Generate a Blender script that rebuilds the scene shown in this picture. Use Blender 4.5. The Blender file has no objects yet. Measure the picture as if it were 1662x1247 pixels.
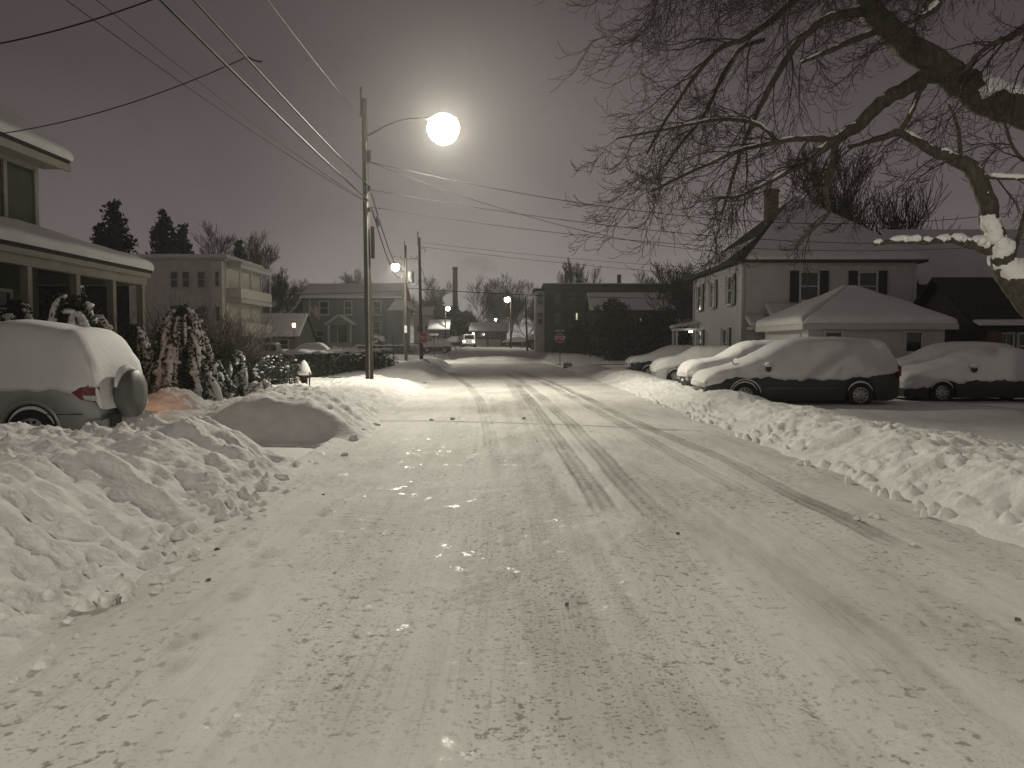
import bpy, math, random
import numpy as np
from mathutils import Vector, Matrix

# ------------------------------------------------------------------ scene, camera, sky
S = bpy.context.scene
COL = S.collection
F, HOR, CX, CY, EYE = 1340.0, 562.0, 831.0, 623.5, 1.6
PITCH = math.atan((CY - HOR) / F)
cam_d = bpy.data.cameras.new("camera")
cam = bpy.data.objects.new("camera", cam_d); COL.objects.link(cam)
cam.location = (0, 0, EYE); cam.rotation_euler = (math.pi / 2 - PITCH, 0, 0)
cam_d.sensor_fit = 'HORIZONTAL'; cam_d.angle = 2 * math.atan(CX / F)
cam_d.clip_start = 0.05; cam_d.clip_end = 3000
S.camera = cam
S.view_settings.view_transform = 'Standard'; S.view_settings.look = 'None'
S.view_settings.exposure = 0.0; S.view_settings.gamma = 1.0
S.cycles.use_denoising = True
S.cycles.max_bounces = 5; S.cycles.diffuse_bounces = 3; S.cycles.glossy_bounces = 2
S.cycles.volume_bounces = 0; S.cycles.transmission_bounces = 2
S.cycles.caustics_reflective = False; S.cycles.caustics_refractive = False

W = bpy.data.worlds.new("World"); S.world = W; W.use_nodes = True
nt = W.node_tree; nt.nodes.clear()
def nd(t, typ, **kw):
    n = t.nodes.new(typ)
    for k, v in kw.items(): setattr(n, k, v)
    return n
def lk(t, a, b): t.links.new(a, b)
o_ = nd(nt, 'ShaderNodeOutputWorld'); bg = nd(nt, 'ShaderNodeBackground')
tc = nd(nt, 'ShaderNodeTexCoord'); sp = nd(nt, 'ShaderNodeSeparateXYZ')
lk(nt, tc.outputs['Generated'], sp.inputs[0])
cr = nd(nt, 'ShaderNodeValToRGB')                      # overcast night sky lit from below by the town
els = cr.color_ramp.elements
els[0].position = 0.0; els[0].color = (.33, .300, .285, 1)
els[1].position = 1.0; els[1].color = (.060, .051, .052, 1)
for p, c in ((.08, (.275, .247, .236, 1)), (.2, (.153, .128, .127, 1)), (.38, (.075, .057, .061, 1)), (.6, (.056, .043, .046, 1))):
    e = els.new(p); e.color = c
nz = nd(nt, 'ShaderNodeTexNoise'); nz.inputs['Scale'].default_value = 2.6; nz.inputs['Detail'].default_value = 4
lk(nt, tc.outputs['Generated'], nz.inputs['Vector'])
ma = nd(nt, 'ShaderNodeMath', operation='MULTIPLY_ADD'); ma.inputs[1].default_value = .22; ma.inputs[2].default_value = -.10
lk(nt, nz.outputs['Fac'], ma.inputs[0])
ax = nd(nt, 'ShaderNodeMath', operation='ABSOLUTE'); lk(nt, sp.outputs['X'], ax.inputs[0])   # away from the town centre it is darker
ax2 = nd(nt, 'ShaderNodeMath', operation='MULTIPLY'); lk(nt, ax.outputs[0], ax2.inputs[0]); ax2.inputs[1].default_value = .17
a1 = nd(nt, 'ShaderNodeMath', operation='ADD'); lk(nt, sp.outputs['Z'], a1.inputs[0]); lk(nt, ma.outputs[0], a1.inputs[1])
a2 = nd(nt, 'ShaderNodeMath', operation='ADD'); lk(nt, a1.outputs[0], a2.inputs[0]); lk(nt, ax2.outputs[0], a2.inputs[1])
lk(nt, a2.outputs[0], cr.inputs['Fac']); lk(nt, cr.outputs['Color'], bg.inputs['Color'])
bg.inputs['Strength'].default_value = 1.0
lk(nt, bg.outputs[0], o_.inputs['Surface'])

LAMP_COL = (1.0, .952, .80)
POWER = dict(main=4700, rear=5800, corner=5200, far=700)

# ------------------------------------------------------------------ helpers
def P(px, py, d):
    u = (px - CX) / F; v = (CY - py) / F
    y = math.cos(PITCH) + v * math.sin(PITCH); z = -math.sin(PITCH) + v * math.cos(PITCH)
    k = d / y
    return Vector((u * k, d, EYE + z * k))
def G(px, py, z=0.0):
    u = (px - CX) / F; v = (CY - py) / F
    y = math.cos(PITCH) + v * math.sin(PITCH); zz = -math.sin(PITCH) + v * math.cos(PITCH)
    k = (z - EYE) / zz
    return Vector((u * k, y * k, z))
def sstep(a, b, x):
    t = np.clip((np.asarray(x, float) - a) / (b - a), 0, 1); return t * t * (3 - 2 * t)

def _h(ix, iy, s):
    n = (ix.astype(np.int64) * 374761393 + iy.astype(np.int64) * 668265263 + s * 1442695041) & 0x7fffffff
    n = ((n ^ (n >> 13)) * 1274126177) & 0x7fffffff
    n = ((n ^ (n >> 16)) * 2246822519) & 0x7fffffff
    return (n & 0xffff) / 65535.0
def vn(x, y, s=0):
    x = np.asarray(x, float); y = np.asarray(y, float)
    ix = np.floor(x); iy = np.floor(y); fx = x - ix; fy = y - iy
    fx = fx * fx * (3 - 2 * fx); fy = fy * fy * (3 - 2 * fy)
    a = _h(ix, iy, s); b = _h(ix + 1, iy, s); c = _h(ix, iy + 1, s); d = _h(ix + 1, iy + 1, s)
    return (a * (1 - fx) + b * fx) * (1 - fy) + (c * (1 - fx) + d * fx) * fy - .5
def fbm(x, y, o=4, s=0, g=.5):
    r = 0; a = 1
    for k in range(o):
        r = r + a * vn(np.asarray(x) * 2 ** k + 17.3 * k, np.asarray(y) * 2 ** k - 9.1 * k, s + k); a *= g
    return r
def worley(x, y, s=0):
    x = np.asarray(x, float); y = np.asarray(y, float)
    ix = np.floor(x); iy = np.floor(y); m = np.full(x.shape, 9.0)
    for a in (-1, 0, 1):
        for b in (-1, 0, 1):
            jx = ix + a + .15 + .7 * _h(ix + a, iy + b, s); jy = iy + b + .15 + .7 * _h(ix + a, iy + b, s + 7)
            m = np.minimum(m, (x - jx) ** 2 + (y - jy) ** 2)
    return np.sqrt(m)

class MB:
    """collects shapes, then links them as ONE mesh object"""
    def __init__(s): s.v = []; s.f = []; s.mi = []; s.m = 0
    def add(s, vs, fs):
        o = len(s.v); s.v.extend([tuple(p) for p in vs])
        for f in fs: s.f.append(tuple(i + o for i in f)); s.mi.append(s.m)
        return s
    def box(s, c, d, rz=0.0, M=None):
        x, y, z = d[0] / 2, d[1] / 2, d[2] / 2
        vs = [Vector((a, b, e)) for a in (-x, x) for b in (-y, y) for e in (-z, z)]
        R = M if M is not None else Matrix.Rotation(rz, 3, 'Z')
        vs = [R @ p + Vector(c) for p in vs]
        return s.add(vs, [(0, 1, 3, 2), (4, 6, 7, 5), (0, 4, 5, 1), (2, 3, 7, 6), (0, 2, 6, 4), (1, 5, 7, 3)])
    def bb(s, x0, x1, y0, y1, z0, z1):
        return s.box(((x0 + x1) / 2, (y0 + y1) / 2, (z0 + z1) / 2), (x1 - x0, y1 - y0, z1 - z0))
    def tube(s, pts, rad, n=6, cap=True):
        pts = [Vector(p) for p in pts]
        if len(pts) < 2: return s
        if not hasattr(rad, '__len__'): rad = [rad] * len(pts)
        vs = []; fs = []; k = len(pts); up = None
        for i, p in enumerate(pts):
            t = (pts[min(i + 1, k - 1)] - pts[max(i - 1, 0)])
            if t.length < 1e-9: t = Vector((0, 0, 1))
            t.normalize()
            if up is None:
                up = t.cross(Vector((0, 0, 1)) if abs(t.z) < .9 else Vector((1, 0, 0))).normalized()
            else:
                up = (up - t * up.dot(t))
                up = up.normalized() if up.length > 1e-6 else t.orthogonal().normalized()
            b = t.cross(up)
            for j in range(n):
                a = 2 * math.pi * j / n
                vs.append(p + (up * math.cos(a) + b * math.sin(a)) * rad[i])
        for i in range(k - 1):
            for j in range(n):
                fs.append((i * n + j, i * n + (j + 1) % n, (i + 1) * n + (j + 1) % n, (i + 1) * n + j))
        if cap:
            fs.append(tuple(range(n))[::-1]); fs.append(tuple((k - 1) * n + j for j in range(n)))
        return s.add(vs, fs)
    def lathe(s, prof, c=(0, 0, 0), n=16, M=None, cap=True):
        vs = []; fs = []; c = Vector(c)
        for r, z in prof:
            for j in range(n):
                a = 2 * math.pi * j / n
                p = Vector((r * math.cos(a), r * math.sin(a), z))
                vs.append((M @ p if M is not None else p) + c)
        k = len(prof)
        for i in range(k - 1):
            for j in range(n):
                fs.append((i * n + j, i * n + (j + 1) % n, (i + 1) * n + (j + 1) % n, (i + 1) * n + j))
        if cap:
            fs.append(tuple(range(n))[::-1]); fs.append(tuple((k - 1) * n + j for j in range(n)))
        return s.add(vs, fs)
    def blob(s, c, r, rng, nse=.25, nu=8, nv=6):
        c = Vector(c); ph = [rng.uniform(0, 6.28) for _ in range(6)]
        vs = []; fs = []
        def pt(a, b):
            d = Vector((math.cos(a) * math.cos(b), math.sin(a) * math.cos(b), math.sin(b)))
            k = 1 + nse * (math.sin(2.1 * d.x * 2 + ph[0]) * math.sin(2.7 * d.y * 2 + ph[1]) + .5 * math.sin(5 * d.z + 3 * d.x + ph[2]))
            return c + Vector((d.x * r[0], d.y * r[1], d.z * r[2])) * k
        vs.append(pt(0, -math.pi / 2))
        for i in range(1, nv):
            for j in range(nu): vs.append(pt(2 * math.pi * j / nu, -math.pi / 2 + math.pi * i / nv))
        vs.append(pt(0, math.pi / 2)); L = len(vs) - 1
        for j in range(nu):
            fs.append((0, 1 + (j + 1) % nu, 1 + j))
            fs.append((L, 1 + (nv - 2) * nu + j, 1 + (nv - 2) * nu + (j + 1) % nu))
        for i in range(nv - 2):
            for j in range(nu):
                a = 1 + i * nu
                fs.append((a + j, a + (j + 1) % nu, a + nu + (j + 1) % nu, a + nu + j))
        return s.add(vs, fs)
    def leaf(s, c, sz, rng, flat=.0):
        n = Vector((rng.gauss(0, 1), rng.gauss(0, 1), rng.gauss(0, 1) + flat)).normalized()
        u = n.orthogonal().normalized(); u = Matrix.Rotation(rng.uniform(0, 6.28), 3, n) @ u; w = n.cross(u)
        c = Vector(c); a = sz * rng.uniform(.6, 1.3); b = a * rng.uniform(.3, .6)
        return s.add([c - u * a, c + w * b, c + u * a, c - w * b], [(0, 1, 2, 3)])
    def build(s, name, mat, parent=None, smooth=False, world=False):
        me = bpy.data.meshes.new(name)
        vs = s.v
        if world and parent is not None:
            L = parent.location; vs = [(a - L.x, b - L.y, c - L.z) for a, b, c in vs]
        me.from_pydata(vs, [], s.f)
        mats = mat if isinstance(mat, (list, tuple)) else [mat]
        for m in mats: me.materials.append(m)
        if len(mats) > 1: me.polygons.foreach_set('material_index', s.mi)
        if smooth: me.polygons.foreach_set('use_smooth', [True] * len(me.polygons))
        me.update()
        o = bpy.data.objects.new(name, me); COL.objects.link(o)
        if parent is not None: o.parent = parent
        return o

def tag(o, label, cat, group=None):
    o['label'] = label; o['category'] = cat
    if group: o['group'] = group
    return o
def thing(name, label, cat, loc=(0, 0, 0), rz=0.0, group=None):
    o = bpy.data.objects.new(name, None); COL.objects.link(o)
    o.empty_display_size = .2
    o.location = loc; o.rotation_euler = (0, 0, rz)
    return tag(o, label, cat, group)
def struct(o, kind='structure'): o['kind'] = kind; return o
def kids(o): return [c for c in COL.objects if c.parent == o]
def copy_tree(o, parent=None):
    c = o.copy(); COL.objects.link(c)
    if parent is not None: c.parent = parent
    for ch in kids(o): copy_tree(ch, c)
    return c

# ------------------------------------------------------------------ materials
MATS = {}
def mat(name, col, rough=.6, var=.15, vs=3.0, bump=0.0, bs=30.0, metal=0.0, emit=None, es=0.0, siding=0.0, brick=None, spec=.4, dist=.02, stretch=None):
    m = bpy.data.materials.new(name); m.use_nodes = True; t = m.node_tree
    b = t.nodes['Principled BSDF']
    b.inputs['Roughness'].default_value = rough; b.inputs['Metallic'].default_value = metal
    b.inputs['Specular IOR Level'].default_value = spec
    b.inputs['Base Color'].default_value = (*col, 1)
    tcn = nd(t, 'ShaderNodeTexCoord'); vec = tcn.outputs['Object']
    if stretch:
        mp = nd(t, 'ShaderNodeMapping'); mp.inputs['Scale'].default_value = stretch
        lk(t, vec, mp.inputs['Vector']); vec = mp.outputs[0]
    colsock = None
    if var > 0:
        n = nd(t, 'ShaderNodeTexNoise'); n.inputs['Scale'].default_value = vs; n.inputs['Detail'].default_value = 6
        lk(t, vec, n.inputs['Vector'])
        mr = nd(t, 'ShaderNodeMapRange'); mr.inputs['From Min'].default_value = .3; mr.inputs['From Max'].default_value = .7
        mr.inputs['To Min'].default_value = 1 - var; mr.inputs['To Max'].default_value = 1 + var
        lk(t, n.outputs['Fac'], mr.inputs['Value'])
        mx = nd(t, 'ShaderNodeVectorMath', operation='SCALE'); mx.inputs[0].default_value = col
        lk(t, mr.outputs[0], mx.inputs['Scale'])
        colsock = mx.outputs[0]
        if brick:
            bt = nd(t, 'ShaderNodeTexBrick'); bt.inputs['Scale'].default_value = 4.0
            bt.inputs['Mortar'].default_value = (.25, .23, .21, 1); bt.inputs['Color2'].default_value = (*brick, 1)
            lk(t, mx.outputs[0], bt.inputs['Color1'])
            rot = nd(t, 'ShaderNodeMapping'); rot.inputs['Rotation'].default_value = (math.pi / 2, 0, 0)
            lk(t, vec, rot.inputs['Vector']); lk(t, rot.outputs[0], bt.inputs['Vector'])
            colsock = bt.outputs['Color']
        lk(t, colsock, b.inputs['Base Color'])
    hsock = None
    if siding:
        sx = nd(t, 'ShaderNodeSeparateXYZ'); lk(t, vec, sx.inputs[0])
        m1 = nd(t, 'ShaderNodeMath', operation='DIVIDE'); lk(t, sx.outputs['Z'], m1.inputs[0]); m1.inputs[1].default_value = siding
        m2 = nd(t, 'ShaderNodeMath', operation='FRACT'); lk(t, m1.outputs[0], m2.inputs[0])
        m3 = nd(t, 'ShaderNodeMath', operation='SUBTRACT'); m3.inputs[0].default_value = 1; lk(t, m2.outputs[0], m3.inputs[1])
        hsock = m3.outputs[0]; dist = .012; bump = .7
    elif bump:
        n2 = nd(t, 'ShaderNodeTexNoise'); n2.inputs['Scale'].default_value = bs; n2.inputs['Detail'].default_value = 5
        lk(t, vec, n2.inputs['Vector']); hsock = n2.outputs['Fac']
    if hsock is not None:
        bu = nd(t, 'ShaderNodeBump'); bu.inputs['Strength'].default_value = bump; bu.inputs['Distance'].default_value = dist
        lk(t, hsock, bu.inputs['Height']); lk(t, bu.outputs[0], b.inputs['Normal'])
    if emit:
        b.inputs['Emission Color'].default_value = (*emit, 1); b.inputs['Emission Strength'].default_value = es
    MATS[name] = m
    return m
SNOW = mat('fresh_snow', (.80, .79, .78), .75, .04, 1.5, .35, 22, spec=.25, dist=.03)
SNOWB = mat('plowed_snow', (.78, .765, .74), .8, .08, 4, .6, 20, spec=.2, dist=.03)
SNOWR = mat('roof_snow', (.72, .71, .72), .8, .06, 1.2, .3, 9, spec=.2, dist=.04)
WOOD = mat('pole_wood', (.040, .030, .023), .85, .35, 4, .5, 20, stretch=(6, 6, .6))
WIRE = mat('wire_rubber', (.014, .013, .013), .7, .2, 3, spec=.15)
WIREFR = mat('frosted_wire', (.22, .21, .2), .6, .8, 2.2)
GALV = mat('galvanised_metal', (.32, .32, .31), .45, .2, 5, metal=.6)
DARKM = mat('dark_metal', (.03, .03, .032), .5, .3, 6)
GLASS = mat('window_glass', (.012, .014, .017), .08, .2, 2, spec=.6)
LIT = mat('lit_window', (.5, .45, .35), .3, .2, 4, emit=(1, .86, .6), es=.7)
CURT = mat('pale_curtain_glass', (.22, .21, .19), .2, .3, 6)
WHITES = mat('white_siding', (.52, .51, .50), .6, .06, 2, siding=.13)
WHITET = mat('white_trim', (.50, .49, .46), .5, .08, 3)
GREENS = mat('green_siding', (.060, .068, .050), .65, .15, 2, siding=.11)
SHADET = mat('shaded_cream_trim', (.30, .275, .24), .6, .12, 3)  # trim colour darkened to stand for the weak light on the porch house
BLUES = mat('blue_siding', (.14, .16, .165), .65, .1, 2, siding=.14)
CREAM = mat('cream_siding', (.58, .555, .50), .65, .1, 2, siding=.14)
DARKS = mat('brown_siding', (.085, .075, .068), .7, .2, 2, siding=.16)
GREYS = mat('grey_siding', (.17, .165, .155), .7, .12, 2, siding=.15)
DKGREY = mat('dim_grey_siding', (.075, .07, .066), .75, .15, 2, siding=.15)
SHUT = mat('shutter_paint', (.022, .02, .021), .5, .2, 4, siding=.06)
SHING = mat('roof_shingle', (.04, .036, .036), .85, .35, 6, .5, 40)
BRICK = mat('red_brick', (.13, .055, .042), .8, .3, 5, brick=(.09, .04, .03))
CONC = mat('concrete', (.3, .29, .27), .8, .2, 3, .4, 20)
BARK = mat('maple_bark', (.085, .075, .055), .9, .4, 7, .9, 18, stretch=(3, 3, 1), dist=.04)
TWIG = mat('twig_bark', (.040, .031, .028), .85, .3, 4)
TWIGF = mat('pale_twig_bark', (.060, .050, .044), .85, .3, 4)
NEEDLE = mat('conifer_needles', (.010, .013, .010), .8, .5, 2)
HEDGE = mat('hedge_leaves', (.030, .034, .024), .75, .5, 3)
EVER = mat('evergreen_sprays', (.034, .040, .026), .8, .5, 3)
DRYL = mat('dry_shrub', (.055, .043, .034), .85, .4, 3)
SILVER = mat('silver_car_paint', (.34, .345, .34), .32, .05, 3, metal=.35, spec=.5)
NAVY = mat('dark_car_paint', (.014, .017, .019), .28, .2, 3, spec=.6)
CHAR = mat('charcoal_car_paint', (.02, .02, .022), .3, .2, 3, spec=.6)
PALE = mat('pale_car_paint', (.48, .48, .46), .35, .06, 3, spec=.5)
PLAST = mat('black_plastic', (.02, .02, .02), .55, .3, 6)
TYRE = mat('tyre_rubber', (.016, .016, .016), .8, .4, 8, .4, 60)
RIM = mat('wheel_alloy', (.42, .42, .41), .35, .15, 6, metal=.6)
CHROME = mat('chrome', (.6, .6, .6), .15, .05, 3, metal=1)
REDL = mat('red_lens', (.15, .013, .010), .15, .15, 9, spec=.6)
CLEARL = mat('clear_lens', (.45, .45, .43), .12, .2, 9, spec=.7)
SIGNR = mat('sign_red', (.42, .022, .024), .45, .1, 4)
SIGNW = mat('sign_white', (.75, .75, .73), .45, .06, 4)
SIGNK = mat('sign_black', (.02, .02, .02), .45, .1, 4)
FLAGB = mat('flag_blue', (.03, .035, .09), .8, .1, 4)
FLAGR = mat('flag_red', (.26, .03, .035), .8, .1, 4)
FLAGW = mat('flag_white', (.5, .5, .48), .8, .1, 4)
LENS = mat('lamp_lens', (.8, .78, .7), .3, 0, emit=(1, .93, .72), es=45)
LENSF = mat('far_lamp_lens', (.8, .78, .7), .3, 0, emit=(1, .95, .82), es=22)
def glow_glass(name, col, es):
    m = bpy.data.materials.new(name); m.use_nodes = True; t = m.node_tree; t.nodes.clear()
    o = nd(t, 'ShaderNodeOutputMaterial'); a = nd(t, 'ShaderNodeAddShader'); tr = nd(t, 'ShaderNodeBsdfTransparent'); em = nd(t, 'ShaderNodeEmission')
    em.inputs['Color'].default_value = (*col, 1); em.inputs['Strength'].default_value = es
    lk(t, tr.outputs[0], a.inputs[0]); lk(t, em.outputs[0], a.inputs[1]); lk(t, a.outputs[0], o.inputs['Surface']); return m
LENS = glow_glass('lamp_globe', (1, .97, .72), 22); LENSF = glow_glass('far_lamp_globe', (1, .95, .82), 9)
WARML = mat('warm_lamp_glass', (.8, .6, .4), .3, 0, emit=(1, .5, .22), es=9)
TRUCKL = mat('lit_headlamp', (.8, .8, .8), .2, 0, emit=(1, .97, .88), es=14)

# ------------------------------------------------------------------ ground shape
def cxr(y): return .80 - .00031 * np.asarray(y, float) ** 2
def hw(y): return 3.30 + .014 * np.clip(np.asarray(y, float), 0, 65)
def eL(y): return cxr(y) - hw(y)
def eR(y): return cxr(y) + hw(y)
def rise(y): return 1.45 * sstep(72, 128, y) + .004 * np.clip(np.asarray(y, float) - 122, 0, 400)
def yard(x, y):
    x = np.asarray(x, float); y = np.asarray(y, float)
    return .22 * sstep(-4.6, -6.6, x) * sstep(14, 18, y) * (1 - sstep(66, 72, y)) + .5 * sstep(-12, -22, x) * sstep(70, 95, y) + .11 * sstep(4.9, 6.2, x) * sstep(18.5, 20.8, y) * (1 - sstep(44, 50, y))
def gz(x, y): return float(rise(y) + yard(x, y))

def grid_mesh(name, X, Y, Z, m, keep=None, smooth=True, attr=None):
    ny, nx = X.shape
    idx = np.arange(nx * ny).reshape(ny, nx)
    q = np.stack([idx[:-1, :-1], idx[:-1, 1:], idx[1:, 1:], idx[1:, :-1]], -1).reshape(-1, 4)
    if keep is not None:
        k = keep.reshape(-1)[q].any(1); q = q[k]
    used = np.unique(q); re = np.full(nx * ny, -1); re[used] = np.arange(len(used))
    V = np.stack([X, Y, Z], -1).reshape(-1, 3)[used]
    me = bpy.data.meshes.new(name); me.from_pydata(V.tolist(), [], re[q].tolist())
    me.materials.append(m)
    if smooth: me.polygons.foreach_set('use_smooth', [True] * len(me.polygons))
    if attr is not None:
        for an, av in attr.items():
            a = me.attributes.new(an, 'FLOAT', 'POINT'); a.data.foreach_set('value', av.reshape(-1)[used].astype(np.float32))
    me.update()
    o = bpy.data.objects.new(name, me); COL.objects.link(o)
    return o
def geo(a, b, k, lo=.03, hi=9):
    r = [a]
    while r[-1] < b: r.append(r[-1] + min(hi, max(lo, abs(r[-1]) * k)))
    return np.array(r)

# ground
ys = np.concatenate([np.linspace(-60, -2, 20), geo(-1.5, 150, .02, .12, 3), np.linspace(160, 1500, 30)])
xs = np.concatenate([-geo(30, 1300, .12, 3, 200)[::-1], np.linspace(-29.5, 29.5, 180), geo(30, 1300, .12, 3, 200)])
X, Y = np.meshgrid(xs, ys)
inroad = (1 - sstep(0, .5, np.abs(X - cxr(np.clip(Y, -60, 140))) - hw(Y) - .2)) * (Y < 150)
cross = (1 - sstep(3.2, 5.2, np.abs(Y - 77.5)))
soft = fbm(X * .35, Y * .35, 3, 5) * .10 * (np.abs(X) < 60)
Z = rise(Y) + yard(X, Y) + soft * (1 - cross) * (1 - inroad) - .07 * np.clip(inroad + cross, 0, 1) * 1.0
Z = Z - .03
struct(grid_mesh('ground', X, Y, Z, SNOW))

# packed snow road with tyre tracks
TRACKS = [
    ([(1475, 893), (1380, 845), (1300, 808), (1180, 745), (1090, 710), (1010, 675), (950, 645), (890, 618), (850, 606), (820, 600)], .13, .85, 0.0),
    ([(1240, 812), (1120, 750), (1030, 700), (960, 662), (905, 632), (858, 611), (830, 603)], .13, .62, 0),
    ([(1085, 850), (1030, 800), (985, 750), (930, 690), (885, 650), (845, 618), (815, 604)], .15, .62, .5),
    ([(990, 838), (960, 790), (935, 755), (900, 705), (865, 655), (835, 618)], .14, .8, .7),
    ([(800, 730), (793, 690), (779, 650), (761, 626), (733, 608), (705, 598)], .13, .6, 0),
    ([(560, 1247), (640, 1040), (690, 880), (730, 770), (760, 690), (770, 640)], .30, .12, .5),
    ([(420, 1247), (560, 1000), (640, 850), (700, 740), (740, 660)], .25, .10, .5),
    ([(1010, 1247), (1000, 1120), (935, 980), (880, 850), (840, 740), (815, 640)], .42, .30, 1.1),
    ([(900, 740), (868, 690), (845, 650), (822, 615)], .16, .45, .3),
    ([(1060, 1247), (1010, 1150), (960, 1080)], .40, .35, 1.2),
    ([(860, 1247), (830, 1050), (800, 860), (790, 760)], .30, .18, .9),
    ([(1560, 1180), (1400, 1030), (1260, 930), (1120, 830), (1010, 740)], .20, .16, 0),
    ([(1290, 1247), (1180, 1060), (1080, 920), (1000, 830)], .30, .14, .6),
]
def track_fields(X, Y):
    d = np.zeros_like(X); spk = np.zeros_like(X); dep = np.zeros_like(X)
    wob = .025 * fbm(X * 1.5, Y * .8, 3, 31)
    for pts, w, s, sp_ in TRACKS:
        g = [G(*p) for p in pts]
        yy = np.array([p.y for p in g]); xx = np.array([p.x for p in g]); o = np.argsort(yy); yy = yy[o]; xx = xx[o]
        xc = np.interp(Y, yy, xx); dist = np.abs(X - xc + wob)
        endf = sstep(yy[0] - .2, yy[0] + .35 + .05 * yy[0], Y) * (1 - sstep(yy[-1] * .85, yy[-1], Y))
        k = (1 - sstep(w * .8, w * 1.08 + .004 * np.clip(Y, 0, 30) ** .5, dist)) * endf * (.8 + .2 * np.cos(dist / w * 7.5))
        brk = np.clip(.72 + .8 * fbm(X * 3, Y * .6, 3, 77), .3, 1)
        d = np.maximum(d, k * s * brk); spk = np.maximum(spk, k * sp_)
        dep = np.maximum(dep, k * (.2 + s))
        ridge = np.exp(-((dist - w * 1.5) / (.35 * w)) ** 2) * endf
        dep = dep - .35 * ridge * s
    return d, spk, dep
ys = np.concatenate([np.linspace(-30, 1.2, 40), geo(1.3, 125, .0058, .012, .5), np.linspace(126, 320, 20)])
us = np.linspace(-1, 1, 300)
U, Y = np.meshgrid(us, ys)
X = cxr(Y) + U * (hw(Y) + .25)
d, spk, dep = track_fields(X, Y)
fade = 1 - sstep(25, 70, Y)
Z = rise(Y) - .014 * dep * fade + .012 * fbm(X * 2.2, Y * 1.2, 4, 3) * fade + .010 * fbm(X * 9, Y * 5, 3, 13) * (1 - sstep(10, 25, Y)) + .004 * np.abs(U)
Z -= .055 * np.clip(.34 - worley(X * 8 + vn(X * 5, Y * 5, 2), Y * 8, 4), 0, 1) * (vn(X * 4.1, Y * 4.1, 90) > .12) * sstep(-.1, .25, fbm(X * .8, Y * .5, 3, 51)) * (1 - sstep(8, 20, Y))
Z += .05 * sstep(.93, 1, np.abs(U))
for px, py, a_ in ((405, 885, 1.2), (430, 903, 1.2), (412, 916, 1.3), (490, 865, 1.0), (380, 970, 1.2), (285, 1046, 1.3), (322, 1030, 1.1), (350, 890, .8), (283, 1083, 1.2), (520, 835, 1.0), (950, 976, .9)):   # footprints
    g_ = G(px, py); q = ((X - g_.x) / .07) ** 2 + ((Y - g_.y) / .14) ** 2; k_ = np.exp(-q * 1.5); Z -= .022 * a_ * k_; d = np.maximum(d, .22 * k_ * a_)
ROAD = bpy.data.materials.new('packed_snow_road'); ROAD.use_nodes = True; t = ROAD.node_tree; b = t.nodes['Principled BSDF']
tcn = nd(t, 'ShaderNodeTexCoord')
def noise_(t, vec, sc, det=5, mp=None, rough=.55):
    if mp:
        m_ = nd(t, 'ShaderNodeMapping'); m_.inputs['Scale'].default_value = mp; lk(t, vec, m_.inputs['Vector']); vec = m_.outputs[0]
    n = nd(t, 'ShaderNodeTexNoise'); n.inputs['Scale'].default_value = sc; n.inputs['Detail'].default_value = det; n.inputs['Roughness'].default_value = rough
    lk(t, vec, n.inputs['Vector']); return n.outputs['Fac']
def mrange(t, v, a, b_, c, d_):
    m_ = nd(t, 'ShaderNodeMapRange'); m_.inputs['From Min'].default_value = a; m_.inputs['From Max'].default_value = b_
    m_.inputs['To Min'].default_value = c; m_.inputs['To Max'].default_value = d_
    lk(t, v, m_.inputs['Value']); return m_.outputs[0]
def mth(t, op, a, b_):
    m_ = nd(t, 'ShaderNodeMath', operation=op)
    for i, q in enumerate((a, b_)):
        if hasattr(q, 'links'): lk(t, q, m_.inputs[i])
        else: m_.inputs[i].default_value = q
    return m_.outputs[0]
vec = tcn.outputs['Object']
at1 = nd(t, 'ShaderNodeAttribute', attribute_name='dirt'); at2 = nd(t, 'ShaderNodeAttribute', attribute_name='speck')
big = mrange(t, noise_(t, vec, .55, 5, (1.6, .6, 1)), .42, .68, 0, .26)
streak = mth(t, 'ADD', mrange(t, noise_(t, vec, 2.2, 5, (3.2, .22, 1)), .45, .7, 0, .12), mrange(t, noise_(t, vec, 3, 4, (14, .3, 1)), .56, .66, 0, .13))
spots = mrange(t, noise_(t, vec, 15, 3, (1, .85, 1), .55), .585, .655, 0, .62)
spots2 = mrange(t, noise_(t, vec, 38, 3, None, .6), .56, .64, 0, .6)
sel = mrange(t, noise_(t, vec, .9, 4, (1.4, .6, 1)), .42, .60, .12, 1)
spots = mth(t, 'MULTIPLY', spots, sel)
sp2 = mth(t, 'MULTIPLY', spots2, mth(t, 'ADD', mth(t, 'MULTIPLY', at2.outputs['Fac'], .9), mth(t, 'MULTIPLY', sel, .45)))
tot = mth(t, 'ADD', mth(t, 'ADD', big, streak), mth(t, 'ADD', mth(t, 'ADD', mth(t, 'MULTIPLY', at1.outputs['Fac'], .95), spots), sp2))
crd = nd(t, 'ShaderNodeValToRGB'); e = crd.color_ramp.elements
e[0].position = 0; e[0].color = (.76, .74, .70, 1); e[1].position = 1.0; e[1].color = (.20, .185, .165, 1)
e2 = e.new(.4); e2.color = (.52, .50, .465, 1)
lk(t, tot, crd.inputs['Fac']); lk(t, crd.outputs[0], b.inputs['Base Color'])
ice = mth(t, 'MULTIPLY', mrange(t, noise_(t, vec, 6, 5, (1, .7, 1), .65), .59, .66, 0, 1), mrange(t, noise_(t, vec, 1.1, 3), .5, .6, 0, 1))
lk(t, mrange(t, ice, 0, 1, .78, .16), b.inputs['Roughness']); b.inputs['Specular IOR Level'].default_value = .35
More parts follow.
